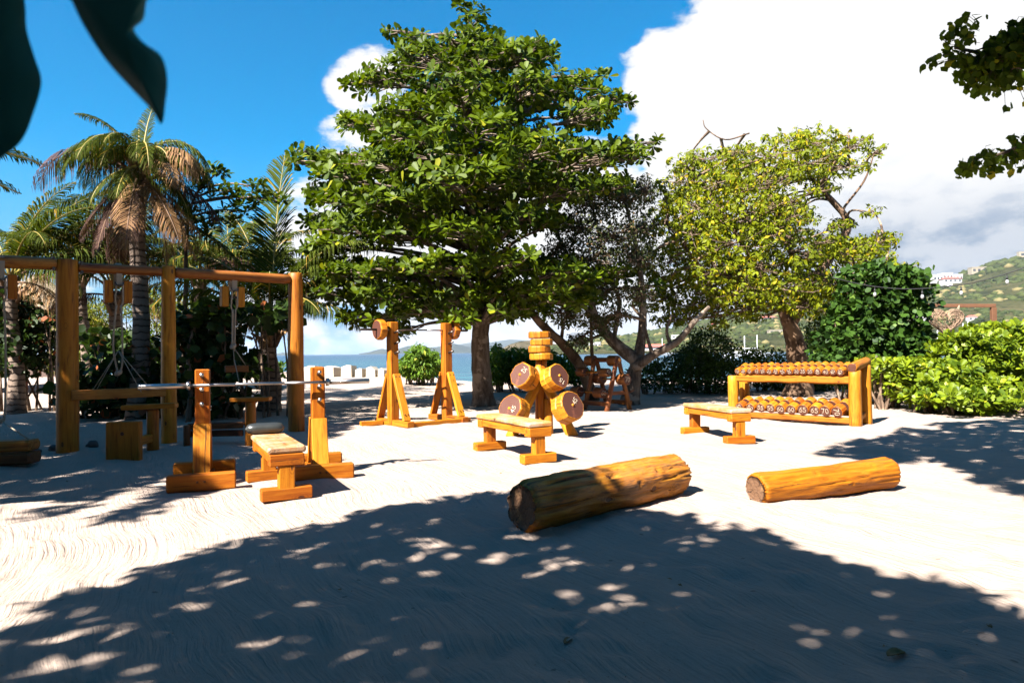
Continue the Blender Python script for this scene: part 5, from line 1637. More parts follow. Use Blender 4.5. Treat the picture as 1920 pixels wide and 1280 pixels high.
# left side vegetation
bush('sea_grape', 'dark round leaved sea grape bush around the tall palm trunk', [(200, 700, 50, 40), (160, 740, 40, 30), (240, 720, 40, 40), (280, 690, 40, 50), (200, 650, 40, 30), (330, 740, 40, 36), (290, 760, 50, 24), (190, 770, 40, 16)], 13.6, 'grape', .17, 1500, RND_V, RND_F, shell=.9, cat='shrub', parts_n=150)
bush('sea_grape', 'dark sea grape bush leaning behind the bench press stand', [(370, 610, 50, 34), (430, 590, 50, 24), (400, 660, 40, 40), (450, 690, 36, 30), (380, 720, 36, 40), (350, 650, 30, 40), (420, 760, 36, 20), (500, 600, 40, 16), (540, 590, 24, 12)], 13.2, 'grape', .17, 1300, RND_V, RND_F, shell=.8, parts_n=150)
bush('dark_bush', 'dark bushy tree in front of the thatched shelter', [(30, 620, 40, 50), (60, 650, 40, 40), (10, 580, 30, 40), (40, 685, 50, 24), (100, 600, 26, 14)], 15.5, 'grape', .12, 3000, RND_V, RND_F)
bush('feathery_bush', 'sunlit feathery green tree behind the corner post', [(150, 640, 40, 50), (180, 600, 30, 40), (170, 680, 40, 30), (110, 680, 20, 24)], 21, 'feather', .14, 6500, NAR_V, ELL_F, rnd=1.0)
bush('feathery_tree', 'pale feathery tree behind the middle frame post', [(370, 580, 50, 30), (340, 610, 40, 40), (400, 610, 30, 30), (300, 600, 40, 50), (250, 560, 40, 40)], 22, 'feather', .14, 6500, NAR_V, ELL_F, rnd=1.0)
bush('leafy_bush', 'bright green bush by the water behind the short palm', [(400, 665, 30, 26), (440, 690, 50, 16), (480, 690, 40, 18), (510, 700, 20, 10), (380, 690, 30, 18)], 23, 'bush', .17, 4500, ELL_V, ELL_F)
bush('beach_hedge', 'green shrubbery behind the thin dark stems', [(300, 680, 40, 30), (340, 690, 40, 24), (240, 660, 40, 40)], 20, 'bush', .16, 3600)


# slim tree with almond-like leaf sprays
def thin_tree(label, ctrl, Y, r0, r1, lobes, mat, leaf, n, TV, TF, ros=7, bark='bark_grey'):
    t = thing('slim_tree', label, 'tree')
    c = [P(x, y, Y) for x, y in ctrl]; c[0].z = -.1
    limb(t, 'trunk', c, r0, r1, bark, 8, .08, 5)
    tp_ = curve(c, 5); P_ = []; tb_ = Tubes()
    for (px, py, rx, ry, k) in lobes:
        p, d = ellipsoid_pts(P(px, py, Y), (rx * Y / 1280, rx * Y / 1280 * .8, ry * Y / 1280), k, 1)
        P_.append(p); e = Vector(P(px, py, Y)); s = min(tp_, key=lambda q: (q - e).length + (1 if q.z > e.z else 0))
        tb_.add(curve([s, (s + e) / 2 + Vector((0, .1, .1)), e], 3), [.03, .028, .025, .022, .018, .015, .012], 5, .05, cap=False)
        twigs_to(tb_, [e.lerp(s, random.uniform(0, .3)) for _ in p], p, .006, 3)
    tb_.build('twigs', 'bark_twig', t)['kind'] = 'stuff'
    p = np.concatenate(P_)
    stuff_leaves(t, 'crown', rosette_leaves(p, RNG.normal(0, .4, p.shape) + np.array([0, 0, 1]), ros, leaf, (-15, 45)), mat, TV, TF)


thin_tree('slim leafy tree rising behind the middle frame post', [(345, 790), (342, 650), (348, 560), (350, 440), (365, 370), (400, 330)], 14.2, .07, .02,
          [(400, 318, 30, 8, 9), (375, 350, 24, 14, 8), (430, 360, 24, 8, 8), (475, 370, 30, 12, 12), (515, 372, 20, 10, 9), (450, 395, 34, 12, 14), (420, 410, 30, 12, 10), (480, 350, 20, 8, 6), (350, 400, 30, 20, 12), (390, 420, 24, 14, 8)], 'almond', .15, 0, OBO_V, OBO_F)
thin_tree('dark thin stemmed tree beside the bench press stand', [(352, 800), (358, 720), (352, 660), (370, 600)], 12.6, .06, .02, [(380, 600, 30, 16, 9), (340, 620, 24, 16, 8), (410, 570, 20, 10, 6)], 'grape', .16, 0, RND_V, RND_F, 5)


# ---- palms
def frond(par, base, az, el, L, droop, mat='palm', rmat='rachis', n=46, wl=.55, hang=.35, ex=1.3, name='frond'):
    """feather palm leaf; az measured from +x, el start elevation in degrees"""
    pts_ = []; p = Vector(base); a = math.radians(az); e = math.radians(el)
    seg = 14
    for i in range(seg + 1):
        pts_.append(p.copy())
        f = i / seg
        e2 = e - math.radians(droop) * f ** ex
        p = p + Vector((math.cos(a) * math.cos(e2), math.sin(a) * math.cos(e2), math.sin(e2))) * (L / seg)
    rach = Tubes(); rach.add(pts_, [.028 * (1 - .85 * i / seg) for i in range(seg + 1)], 5)
    o = rach.build(name, rmat, par)
    # leaflets
    n = int(n * 1.7)
    ts = np.linspace(.14, 1, n)
    V = []; F = []
    sidev = Vector((-math.sin(a), math.cos(a), 0))
    for i, f in enumerate(ts):
        x = f * seg; k = min(int(x), seg - 1); fr_ = x - k
        q = pts_[k].lerp(pts_[k + 1], fr_); tdir = (pts_[k + 1] - pts_[k]).normalized()
        up = sidev.cross(tdir)
        if up.z < 0: up = -up
        ll = wl * L * .42 * (math.sin(math.pi * min(1, f * .92 + .10)) ** .6) * random.uniform(.85, 1.1)
        for s in (-1, 1):
            sw = math.radians(random.uniform(44, 62) - 16 * f + (18 if mat != 'palm' else 0))
            d0 = (tdir * math.sin(math.pi / 2 - sw) + sidev * s * math.sin(sw) + up * .28).normalized()
            wd = .0095 * (1.0 if f < .9 else .7) * (L / 2.2 + .3)
            pw = tdir * wd
            c0 = q; c1 = q + d0 * ll * .45 + Vector((0, 0, -hang * ll * .14)); c2 = q + d0 * ll * .82 + Vector((0, 0, -hang * ll * .62)); c3 = q + d0 * ll * (1.0 - .25 * hang) + Vector((0, 0, -hang * ll * 1.15))
            b = len(V)
            V += [c0 + pw * .6, c0 - pw * .6, c1 + pw, c1 - pw, c2 + pw * .7, c2 - pw * .7, c3]
            F += [(b, b + 1, b + 3, b + 2), (b + 2, b + 3, b + 5, b + 4), (b + 4, b + 5, b + 6)]
    lf = link('leaflets', pymesh('leaflets', V, F), o, None, [M[mat]])
    return o


def palm(label, base_, top_, r0, r1, fr_, dry=(), name='coconut_palm', boots=True):
    t = thing(name, label, 'palm tree')
    b, tp_ = Vector(base_), Vector(top_)
    c = curve([b, b.lerp(tp_, .35) + Vector((.06, 0, 0)), b.lerp(tp_, .7) + Vector((-.03, 0, 0)), tp_], 7)
    n = len(c)
    tube(t, 'trunk', c, [r0 + (r1 - r0) * min(1, i / (n - 1) * 1.2) + .08 * math.exp(-i / 2.) for i in range(n)], 'palm_trunk', 12, .05)
    if boots:
        for q in range(10):
            a = random.uniform(0, 6.28); z = random.uniform(-.5, .05)
            p0 = tp_ + Vector((math.cos(a) * r1 * .8, math.sin(a) * r1 * .8, z)); d = Vector((math.cos(a), math.sin(a), .9))
            tt_ = Tubes(); tt_.add([p0 - Vector((0, 0, .15)), p0 + d * .12, p0 + d * .22 + Vector((math.cos(a), math.sin(a), 0)) * .05], [.05, .045, .02], 5, .1)
            tt_.build('leaf_boot', 'rachis_dry', t)
    for (az, el, L, dr, *rest) in fr_:
        frond(t, tp_ + Vector((math.cos(math.radians(az)) * .08, math.sin(math.radians(az)) * .08, .05)), az, el, L, dr, hang=rest[0] if rest else .4, n=rest[1] if len(rest) > 1 else 46, ex=rest[2] if len(rest) > 2 else 1.3)
    for (az, el, L, dr, mt_) in dry:
        frond(t, tp_ + Vector((math.cos(math.radians(az)) * .1, math.sin(math.radians(az)) * .1, -.12)), az, el, L, dr, mat=mt_, rmat='rachis_dry', hang=1.1, n=38, wl=.5, name='dry_frond')
    return t


# tall palm: crown around px (262, 330)
PY_ = 13.2
pb0 = P(258, 790, PY_); pb0.z = -.1
FR = [(80, 86, 1.45, 25, .3), (120, 80, 1.2, 60, .5), (200, 74, 1.5, 80, .6)]
for q in range(22):
    FR.append((q * 137.5 + random.uniform(-15, 15), 86 - 1.2 * q + random.uniform(-6, 6), random.uniform(1.3, 1.9), 166 - q * .7 + random.uniform(-8, 8), 1.0, 46, random.uniform(.62, .85)))
DR = [(186, 48, 2.35, 150, 'palm_dry_dark'), (350, 62, 1.7, 172, 'palm_dead'), (340, 50, 1.7, 158, 'palm_dead'), (325, 30, 1.6, 130, 'palm_dead'), (15, -5, 1.9, 82, 'palm_dry_dark')]
for q in range(15):
    DR.append((q * 137.5 + random.uniform(-10, 10), random.uniform(-66, -38), random.uniform(1.4, 2.0), random.uniform(14, 36), ('palm_dead', 'palm_dry_dark', 'palm_dry_dark', 'palm_dead', 'palm_dry_dark')[q % 5]))
for q in range(9):
    FR.append((q * 40 + random.uniform(-10, 10), random.uniform(-40, -10), random.uniform(1.1, 1.5), random.uniform(45, 65), 1.0, 46))
palm('tall coconut palm with hanging dead brown fronds behind the log frame', pb0, P(262, 318, PY_), .17, .13, FR, DR)
# second palm with the tall upright frond, px crown (503,560)
PY2 = 14.6
pb1 = P(503, 772, PY2); pb1.z = -.1
palm('short palm with one tall upright frond between the log frame and the almond tree', pb1, P(505, 600, PY2), .24, .15,
     [(72, 87, 3.75, 12, .15, 70), (198, 72, 3.3, 75, .6, 54), (165, 62, 3.1, 85, .7, 54), (345, 64, 3.2, 88, .7, 54), (15, 70, 3.0, 80, .6, 54), (185, 40, 2.7, 90, .9), (240, 55, 2.4, 95, .9), (290, 55, 2.3, 95, .9), (340, 60, 2.5, 90, .8), (10, 55, 2.6, 95, .8), (350, 30, 2.2, 95, .9), (100, 70, 3.0, 50, .5), (140, 75, 3.1, 45, .5),
      (30, 68, 2.9, 60, .6), (320, 35, 2.0, 90, 1.0), (215, 25, 2.2, 90, 1.0), (80, 40, 2.6, 90, .8)],
     [(200, 10, 1.1, 95, 'palm_dead'), (330, 0, 1.0, 90, 'palm_dead'), (280, -10, .9, 70, 'palm_dead')])
# palm behind: crown around (400,520)
pb2 = P(385, 760, 17); pb2.z = -.1
palm('leaning palm behind the middle frame post', pb2, P(372, 520, 17), .15, .11,
     [(60, 60, 2.4, 80, .6), (20, 45, 2.5, 90, .8), (340, 40, 2.4, 90, .8), (300, 50, 2.2, 100, .9), (170, 60, 2.3, 80, .7), (200, 40, 2.2, 100, .8), (100, 65, 2.4, 60, .6), (140, 50, 2.3, 80, .7), (0, 65, 2.5, 80, .7)],
     [(180, 40, 1.9, 130, 'palm_dead'), (10, 70, 1.8, 150, 'palm_dry_dark'), (330, 60, 1.7, 140, 'palm_dry_dark')])
# more palms filling the grove
pb6 = P(225, 770, 16.3); pb6.z = -.1
palm('green palm directly behind the tall palm trunk', pb6, P(215, 545, 16.3), .15, .12,
     [(30, 72, 2.9, 70, .5, 50), (150, 72, 2.9, 70, .5, 50), (75, 80, 3.0, 50, .4, 50), (110, 82, 3.0, 45, .4, 50), (10, 55, 2.8, 85, .6, 50), (170, 55, 2.8, 85, .6, 50), (330, 60, 2.5, 90, .7), (210, 60, 2.5, 90, .7), (355, 38, 2.6, 85, .8), (185, 38, 2.6, 85, .8),
      (290, 70, 2.2, 90, .7), (250, 70, 2.2, 90, .7), (50, 60, 2.8, 80, .6), (130, 60, 2.8, 80, .6)], [(340, 10, 1.7, 90, 'palm_dead'), (200, 10, 1.7, 90, 'palm_dry_dark')])
pb7 = P(425, 770, 18.5); pb7.z = -.1
palm('broad green palm between the tall palm and the short palm', pb7, P(430, 560, 18.5), .16, .13,
     [(25, 70, 3.2, 75, .5, 50), (155, 70, 3.2, 75, .5, 50), (70, 80, 3.2, 55, .4, 50), (115, 80, 3.2, 50, .4, 50), (5, 50, 3.0, 85, .6, 50), (175, 50, 3.0, 85, .6, 50), (335, 60, 2.6, 90, .7), (205, 60, 2.6, 90, .7), (350, 30, 2.6, 80, .8), (190, 30, 2.6, 80, .8), (270, 65, 2.3, 95, .8), (45, 62, 3., 80, .6)], [(350, 0, 1.8, 85, 'palm_dead')])
# palms at the left edge
pb3 = P(30, 760, 15); pb3.z = -.1
palm('low wide palm at the picture edge above the thatched shelter', pb3, P(20, 520, 15), .16, .13,
     [(20, 70, 3.2, 70, .4, 56), (350, 60, 3.2, 85, .5, 56), (40, 55, 3.0, 85, .6, 56), (10, 52, 3.3, 80, .5, 60), (90, 75, 2.8, 60, .5), (150, 65, 2.6, 80, .6), (320, 50, 2.6, 100, .7), (10, 35, 2.8, 80, .8), (0, 80, 2.6, 60, .5), (60, 40, 2.7, 80, .7), (300, 30, 2.3, 90, .8), (190, 50, 2.5, 90, .8), (335, 20, 2.4, 80, 1.0)],
     [(345, 0, 1.8, 80, 'palm_dead')])
pb5 = P(165, 760, 18); pb5.z = -.1
palm('green palm half hidden between corner post and tall palm', pb5, P(150, 500, 18), .16, .13,
     [(20, 60, 2.8, 90, .5), (160, 60, 2.8, 90, .5), (60, 75, 2.8, 60, .5), (110, 75, 2.8, 60, .5), (340, 50, 2.6, 90, .7), (200, 50, 2.6, 100, .7), (280, 50, 2.4, 100, .8), (0, 35, 2.6, 80, .8), (180, 30, 2.6, 80, .8), (300, 70, 2.6, 80, .6)], [(250, 0, 1.8, 80, 'palm_dead')])
# near palm just outside the frame, its frond tips reach in
pb4 = Vector((-5.3, 4.6, -.1))
palm('near palm just outside the frame whose blurred frond tips reach in', pb4, Vector((-5.3, 4.6, 2.3)), .16, .12,
     [(38, 40, 1.85, 62, .35), (52, 33, 1.7, 58, .35), (20, 30, 1.3, 60, .4), (160, 50, 2.2, 80, .6), (220, 50, 2.2, 80, .6), (280, 60, 1.6, 80, .6), (110, 60, 2.2, 80, .6), (180, 75, 2.0, 60, .6), (90, 60, 2.2, 80, .6)])


# ================================================================== CANOPIES THAT SHADE THE SAND
def shade_canopy(par, poly_px=None, test=None, bounds=None, z0=3.6, z1=5.6, n=4000, leaf=.16, mat='shade_leaf', dens=None, TV=OBO_V, TF=OBO_F, flecks=False, per=9):
    """leaf rosettes placed where they shade the ground area given by test(gx,gy)"""
    gx = RNG.uniform(bounds[0], bounds[1], n); gy = RNG.uniform(bounds[2], bounds[3], n)
    ok = test(gx, gy)
    gx, gy = gx[ok], gy[ok]
    z = RNG.uniform(z0, z1, len(gx))
    p = np.stack([gx - KX * z, gy - KY * z, z], -1)
    p = p[~in_view(p, 160)]
    arr = rosette_leaves(p, RNG.normal(0, .35, p.shape) + np.array([0, 0, 1.]), per, leaf, (-15, 40))
    vis = ~in_view(arr[0] + unit(arr[1]) * leaf, 60)
    arr = tuple(a[vis] for a in arr)
    if flecks: arr = drop_flecks(arr, .035)
    stuff_leaves(par, 'crown', arr, mat, TV, TF)
    return p


bnd = [(-400, 1300), (0, 1180), (150, 1105), (430, 1020), (600, 985), (720, 945), (860, 930), (960, 935), (1100, 950), (1230, 962), (1400, 1000), (1560, 1050), (1750, 1105), (1920, 1150), (2100, 1205)]
bw = [G(x, y) for x, y in bnd]
bxs = np.array([p.x for p in bw]); bys = np.array([p.y for p in bw]); srt = np.argsort(bxs); bxs, bys = bxs[srt], bys[srt]
NZ = lambda x, y, s: (np.sin(x * s + 1.3 * np.sin(y * s * .7)) * np.sin(y * s * 1.1 + 1.7 * np.sin(x * s * .8)))


def fore(gx, gy):
    e = np.interp(gx, bxs, bys, left=1.5, right=1.5)
    dd = e - gy
    wob = .10 * np.sin(gx * 5) + .06 * np.sin(gx * 11 + 1)
    ins = dd > (0.08 + wob * .9 + .10 * np.sin(gx * 23 + 2 * gy))
    # looser towards the left, dense towards the right
    hole = NZ(gx, gy, 3.1) + .6 * NZ(gx + 3, gy, 6.3)
    thr = np.interp(gx, [-3, -1, .3, .9, 3], [.90, 1.1, 3, 3, 3])
    thr = np.where(gy < 2.2, thr - .1, thr)
    return ins & (hole < thr)


FLECK = [(560, 1030, 50), (600, 1018, 60), (430, 1075, 60), (500, 1080, 40), (430, 1095, 60), (480, 1090, 50), (535, 1100, 30), (550, 1105, 30), (700, 1005, 20), (745, 1000, 20), (790, 1012, 40), (810, 1020, 50), (845, 1022, 40), (875, 1024, 40),
         (760, 1035, 30), (700, 1052, 40), (705, 1072, 30), (770, 1078, 50), (800, 1070, 40), (730, 1085, 50), (665, 1092, 24), (860, 1038, 24), (920, 1050, 70), (955, 1038, 60), (350, 1140, 70), (250, 1145, 50), (575, 1130, 50), (60, 1160, 90),
         (130, 1150, 80), (160, 1195, 90), (90, 1200, 60), (740, 1150, 60), (800, 1136, 22), (835, 1162, 40), (355, 1205, 70), (420, 1205, 80), (505, 1200, 50), (560, 1198, 40), (100, 1250, 120), (180, 1240, 90), (230, 1260, 70), (390, 1262, 90),
         (300, 1255, 40), (1010, 1078, 24), (1025, 1062, 24), (1050, 1068, 36), (1080, 1058, 28), (1075, 1072, 22), (1145, 1052, 22), (1178, 1060, 22), (1180, 1050, 20), (1112, 1086, 26), (1215, 1048, 24), (1325, 1068, 44), (1303, 1095, 24), (1155, 1105, 24),
         (1130, 1150, 50), (1168, 1125, 44), (1192, 1140, 40), (1160, 1148, 18), (985, 1142, 34), (1015, 1024, 22), (1140, 1004, 20), (1210, 1012, 22), (1055, 1020, 20), (965, 1180, 18), (1000, 1000, 26), (960, 1006, 24), (660, 1040, 20), (620, 1060, 30),
         (690, 1200, 30), (640, 1235, 50), (800, 1215, 24), (480, 1150, 26), (700, 985, 40), (860, 965, 30), (820, 975, 24)]
FL = np.array([(G(x, y).x, G(x, y).y, .26 * wpx * G(x, y).y / 1280) for x, y, wpx in FLECK])


def drop_flecks(arr, margin):
    """leave small gaps in the canopy"""
    c = arr[0] + unit(arr[1]) * arr[3][:, None] * .5
    gx = c[:, 0] + KX * c[:, 2]; gy = c[:, 1] + KY * c[:, 2]
    keep = np.ones(len(gx), bool)
    for fx, fy_, fr_ in FL:
        an_ = np.arctan2(gy - fy_, gx - fx)
        keep &= ((gx - fx) / (fr_ + margin)) ** 2 + ((gy - fy_) / (fr_ * .6 + margin)) ** 2 > 1 + .35 * np.sin(3 * an_ + fx * 9) + .25 * np.sin(5 * an_ + fy_ * 7)
    return tuple(a[keep] for a in arr)


def fore2(gx, gy):
    return fore(gx, gy) | ((gy < 1.6) & (gx > -9))  # overhead and rear part of the canopy is added to block skylight


near_tree = thing('shade_tree', 'broad leaved tree overhead whose big dark leaves hang into the upper corner', 'tree')
tb0 = Vector((-3.3, -2.6, -.1))
limb(near_tree, 'trunk', [tb0, Vector((-3.25, -2.5, 1.2)), Vector((-3.1, -2.3, 2.6))], .26, .2, 'bark_grey', 14, .06)
cp = shade_canopy(near_tree, test=fore2, bounds=(-8.5, 8.0, -7, 6), z0=4.0, z1=5.7, n=24000, leaf=.16, per=8, flecks=True)
for q in range(9):
    e = Vector(cp[random.randrange(len(cp))])
    limb(near_tree, 'branch', [Vector((-3.1, -2.3, 2.4)), Vector((-3.1, -2.3, 2.4)).lerp(e, .5) + Vector((0, 0, .4)), e], .12, .02, 'bark_grey', 8, .06, 5)
tb = Tubes()
for q in range(500):
    a = Vector(cp[random.randrange(len(cp))]); b = Vector(cp[random.randrange(len(cp))])
    if (a - b).length < .9: tb.add([a, (a + b) / 2 + Vector((0, 0, -.04)), b], .006, 3, cap=False)
tb.build('twigs', 'bark_grey', near_tree)['kind'] = 'stuff'


def traced_leaf(par, outline, Y, tilt, cz=.012):
    """one real leaf close to the lens: own distance, curved blade with thickness, midrib"""
    P3 = [P(x, y, Y + tilt * (y - outline[0][1]) / 300) for x, y in outline]
    c = sum(P3, Vector()) / len(P3)
    V = [tuple(c + Vector((0, -cz, 0)))]
    n = len(P3)
    for f in (.5, 1.0):
        for p in P3:
            q = c.lerp(p, f); V.append(tuple(q + Vector((0, -cz * (1 - f * f), 0))))
    F = [(0, 1 + j, 1 + (j + 1) % n) for j in range(n)] + [(1 + j, 1 + n + j, 1 + n + (j + 1) % n, 1 + (j + 1) % n) for j in range(n)]
    o = link('leaf', pymesh('leaf', V, F), par, None, [M['near_leaf']], True)
    s = o.modifiers.new('thick', 'SOLIDIFY'); s.thickness = .0012
    return o


def smooth_outline(pts, n=4):
    P_ = [Vector((x, y, 0)) for x, y in pts]
    m_ = len(P_); out = []
    for i in range(m_):
        a, b, c, d = P_[(i - 1) % m_], P_[i], P_[(i + 1) % m_], P_[(i + 2) % m_]
        for k in range(n):
            s = k / n
            q = 0.5 * ((2 * b) + (c - a) * s + (2 * a - 5 * b + 4 * c - d) * s * s + (3 * b - a - 3 * c + d) * s ** 3)
            out.append((q.x, q.y))
    return out


traced_leaf(near_tree, smooth_outline([(-120, -60), (20, -70), (46, 0), (50, 55), (66, 110), (78, 155), (62, 215), (42, 262), (10, 290), (-60, 330), (-140, 200), (-160, 60)]), .62, .05)
traced_leaf(near_tree, smooth_outline([(120, -40), (200, -80), (290, -60), (273, 0), (268, 34), (249, 54), (268, 82), (303, 108), (314, 150), (310, 195), (304, 232), (288, 208), (252, 170), (200, 112), (160, 50), (138, 5)]), .58, .06)
limb(near_tree, 'branch', [P(200, -60, .60), P(60, -160, .62), P(-100, -420, .5), Vector((-.9, -.6, 2.4)), Vector((-2.9, -2.1, 3.0))], .004, .05, 'bark_grey', 6, .05, 6)

# unseen leaf wall behind and beside the viewpoint, added to cut skylight
N = 16000
side_ = RNG.integers(0, 3, N)
hx = np.where(side_ == 0, RNG.uniform(-14, 14, N), np.where(side_ == 1, RNG.uniform(-15, -12, N), RNG.uniform(12.5, 15.5, N)))
hy = np.where(side_ == 0, RNG.uniform(-12, -9, N), RNG.uniform(-11, 6, N))
hzz = RNG.uniform(0, 1, N) ** .8 * (4.6 + np.sin(hx * .8) + np.sin(hy * .9))
p = np.stack([hx, hy, hzz], -1); p = p[~in_view(p, 200)]
bh = thing('skylight_block_leaves', 'unseen leaf wall added outside the frame to block skylight', 'hedge')
stuff_leaves(bh, 'foliage', random_leaves(p, RNG.normal(0, 1, p.shape), .5, droop=.2), 'darkleaf', OBO_V, OBO_F)

# left tree
left_tree = thing('side_tree', 'tree standing outside the frame that shades the log frame', 'tree')
limb(left_tree, 'trunk', [Vector((-10.2, 6.6, -.1)), Vector((-10, 6.4, 2)), Vector((-9.6, 6.2, 4.2))], .25, .16, 'bark_brown', 12, .06)
lb_low = [(-600, 1010), (0, 990), (180, 980), (236, 976), (240, 905), (300, 888), (380, 872), (470, 845), (560, 820), (650, 800), (690, 790)]
lw = [G(x, y) for x, y in lb_low]; lxs = np.array([p.x for p in lw]); lys = np.array([p.y for p in lw])
so = np.argsort(lxs); lxs, lys = lxs[so], lys[so]


def leftshade(gx, gy):
    lo = np.interp(gx, lxs, lys, left=4.8, right=13)
    hole = NZ(gx, gy * .8, 2.0) + .5 * NZ(gx + 1, gy, 5.0)
    top = 14.5 + .5 * np.sin(gx)
    return (gy > lo + .05) & (gy < top) & (hole < .9)


cl = shade_canopy(left_tree, test=leftshade, bounds=(-11, -2.4, 4.8, 15), z0=4.6, z1=7.2, n=9000, leaf=.17)
for q in range(8):
    e = Vector(cl[random.randrange(len(cl))])
    limb(left_tree, 'branch', [Vector((-9.6, 6.2, 4.0)), Vector((-9.6, 6.2, 4.0)).lerp(e, .5) + Vector((0, 0, .5)), e], .10, .02, 'bark_brown', 7, .06, 4)

# right tree with the branch that enters the frame
rt = thing('corner_tree', 'round leaved tree outside the frame with a drooping leafy branch entering the upper corner', 'tree')
limb(rt, 'trunk', [Vector((8.2, 4.2, -.1)), Vector((8.1, 4.2, 2)), Vector((7.6, 4.3, 4.4))], .24, .16, 'bark_grey', 12, .06)
rb = [(1500, 850), (1560, 838), (1640, 812), (1740, 795), (1850, 786), (2000, 780)]
rlow = [(1500, 852), (1560, 858), (1640, 866), (1740, 868), (1850, 905), (1920, 932), (2000, 960), (2200, 1030)]
rxl = np.array([G(x, y).x for x, y in rlow]); ryl = np.array([G(x, y).y for x, y in rlow])
rxu = np.array([G(x, y).x for x, y in rb]); ryu = np.array([G(x, y).y for x, y in rb])


def rightshade(gx, gy):
    # boundaries expressed as screen rows of the ground point
    px = 960 + 1280 * gx / gy; py = 660.1 - (px - 960) * math.tan(ROLL) + 1280 * CAM_H / gy
    up = np.interp(px, [p[0] for p in rb], [p[1] for p in rb]); lo = np.interp(px, [p[0] for p in rlow], [p[1] for p in rlow])
    hole = NZ(gx, gy * .8, 2.6) + .5 * NZ(gx + 1, gy, 6.0)
    edge = np.minimum(py - up, lo - py)
    return (gy > 1) & (px > 1500) & (edge > 0) & (hole < np.clip(edge / 14.0, -.2, 1.6))


cr = shade_canopy(rt, test=rightshade, bounds=(3.5, 11, 4.5, 13.2), z0=4.2, z1=7.5, n=9000, leaf=.10, TV=RND_V, TF=RND_F, per=7)
for q in range(8):
    e = Vector(cr[random.randrange(len(cr))])
    limb(rt, 'branch', [Vector((7.6, 4.3, 4.2)), Vector((7.6, 4.3, 4.2)).lerp(e, .5) + Vector((0, 0, .5)), e], .09, .02, 'bark_grey', 7, .06, 4)
BY = 5.0
limb(rt, 'branch', [Vector((7.6, 4.3, 4.2)), Vector((5.8, 4.7, 4.1)), P(1960, 110, BY), P(1870, 105, BY), P(1790, 90, BY)], .06, .008, 'bark_grey', 6, .06, 5)
limb(rt, 'branch', [Vector((7.6, 4.3, 3.9)), Vector((5.6, 4.7, 3.2)), P(1980, 250, BY), P(1900, 280, BY), P(1850, 297, BY)], .05, .005, 'bark_grey', 6, .06, 5)
limb(rt, 'branch', [P(1850, 88, BY), P(1790, 110, BY), P(1755, 122, BY)], .006, .003, 'bark_grey', 4, 0, 4)
cl_ = [(1900, 80, 50, 34, 150), (1860, 110, 50, 32, 150), (1830, 130, 30, 24, 60), (1800, 70, 24, 26, 40), (1785, 50, 16, 10, 12), (1815, 45, 16, 8, 8), (1750, 105, 9, 12, 8), (1800, 110, 20, 28, 30), (1880, 150, 40, 20, 50), (1830, 160, 18, 12, 14),
       (1860, 165, 18, 14, 12), (1910, 60, 24, 24, 30), (1900, 45, 16, 12, 10), (1825, 305, 18, 20, 26), (1845, 290, 16, 16, 16), (1860, 315, 12, 10, 10), (1895, 285, 24, 18, 34), (1915, 260, 16, 20, 16), (1912, 312, 10, 8, 6), (1905, 195, 10, 8, 5), (1812, 320, 8, 8, 5),
       (1950, 110, 50, 60, 110), (1960, 280, 40, 40, 60)]
Pp = []; Dd = []
for (px, py, rx, ry, k) in cl_:
    k = int(k * 1.6)
    p, d = ellipsoid_pts(P(px, py, BY), (rx * BY / 1280, .18, ry * BY / 1280), k, .8)
    Pp.append(p); Dd.append(d)
Pp = np.concatenate(Pp); Dd = np.concatenate(Dd)
dv = unit(RNG.normal(0, .6, Pp.shape) + np.array([0, -.1, -1.1])); nv_ = unit(RNG.normal(0, .7, Pp.shape) + np.array([0, -.9, .4]))
arr = (Pp, dv, nv_, RNG.uniform(.042, .068, len(Pp)))
M['corner_leaf'] = m_leaf('corner_leaf', (0.04, 0.07, 0.008), (0.20, 0.28, 0.02), (0.35, 0.3, 0.02), .05, trans=.5)
mk = leaf_parts(rt, 'leaf', *arr, 'corner_leaf', RND_V, RND_F, 300)
stuff_leaves(rt, 'leaves', tuple(a[mk] for a in arr), 'corner_leaf', RND_V, RND_F)
tb = Tubes()
for p in Pp[::3]:
    q = P(1880, 105, BY) if p[2] > 2.9 else P(1890, 282, BY)
    tb.add([Vector(p), Vector(p).lerp(q, .25) + Vector((0, 0, .02))], .002, 3, cap=False)
tb.build('twigs', 'bark_grey', rt)['kind'] = 'stuff'

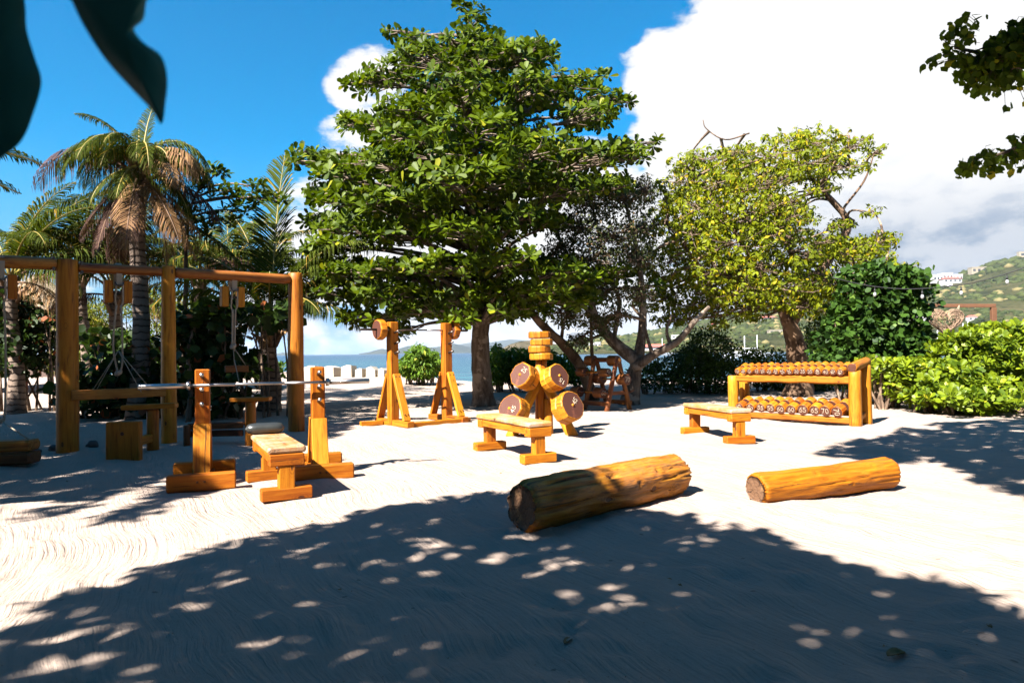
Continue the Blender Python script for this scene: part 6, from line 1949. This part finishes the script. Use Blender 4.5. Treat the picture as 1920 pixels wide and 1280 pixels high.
# ---- litter on the sand
for i, (px, py, s, lb) in enumerate([(1680, 1219, .045, 'curled brown dead leaf lying alone in the foreground shade'), (1065, 1212, .028, 'dark seed husk on the shaded foreground sand'), (1855, 1176, .016, 'tiny dark seed near the sunlit edge of the foreground shade'), (1275, 1103, .012, 'tiny seed below the thick log')]):
    g = G(px, py); z = zg(g.x, g.y)
    V = []; F = []
    for a in range(9):
        for b in range(5):
            u = a / 8; v_ = (b / 4 - .5); wv_ = math.sin(math.pi * min(1, u * .96 + .02)) ** .7
            V.append(((u - .5) * 2 * s, v_ * wv_ * s * 1.2, .006 + s * .35 * abs(v_) * 2 * wv_ + s * .2 * (u - .5) ** 2 + .003 * math.sin(7 * u + 5 * v_)))
    for a in range(8):
        for b in range(4):
            F.append((a * 5 + b, a * 5 + b + 1, a * 5 + b + 6, a * 5 + b + 5))
    o = link('dead_leaf' if i == 0 else 'seed_husk', pymesh('dead_leaf', V, F), None, Matrix.Translation((g.x, g.y, z)) @ Matrix.Rotation(.6 * i + .3, 4, 'Z'), [M['litter']], True)
    o.modifiers.new('t', 'SOLIDIFY').thickness = .0015
    tag(o, lb, 'dead leaf' if i == 0 else 'seed')
# fine debris that nobody could count
N = 2600
gy = 2.0 * (12 / 2.0) ** RNG.uniform(0, 1, N); gx = RNG.uniform(-.9, .9, N) * gy
p = np.stack([gx, gy, ground_z(gx, gy) + .003], -1)
dd = RNG.normal(0, 1, (N, 3)); dd[:, 2] *= .2
me = leaf_mesh('sand_debris', p, dd, np.tile(np.array([0, 0, 1.]), (N, 1)) + RNG.normal(0, .3, (N, 3)), RNG.uniform(.004, .011, N) + .026 * (RNG.uniform(0, 1, N) > np.where(gy > 6.5, .95, .99)), ELL_V, ELL_F)
tag(link('sand_debris', me, None, None, [M['litter']]), 'scattered bits of dry leaf and shell on the sand', 'debris', kind='stuff')

# ------------------------------------------------------------------ haze between the camera and the far islands
m, t, o = material('haze_air')
pv = t.add('ShaderNodeVolumePrincipled', ins={'Color': (0.75, 0.86, 1.0, 1), 'Density': 0.00007, 'Anisotropy': 0.2})
t.l.new(pv.outputs[0], o.inputs['Volume'])
V = [(x, y, z) for z in (-4, 172) for x, y in ((-9300, -400), (9300, -400), (9300, 9100), (-9300, 9100))]
hz = link('haze', outward(pymesh('haze', V, [(0, 3, 2, 1), (4, 5, 6, 7), (0, 1, 5, 4), (1, 2, 6, 5), (2, 3, 7, 6), (3, 0, 4, 7)])), None, None, [m])
tag(hz, 'pale sea air between the beach and the far islands', 'haze', kind='stuff')
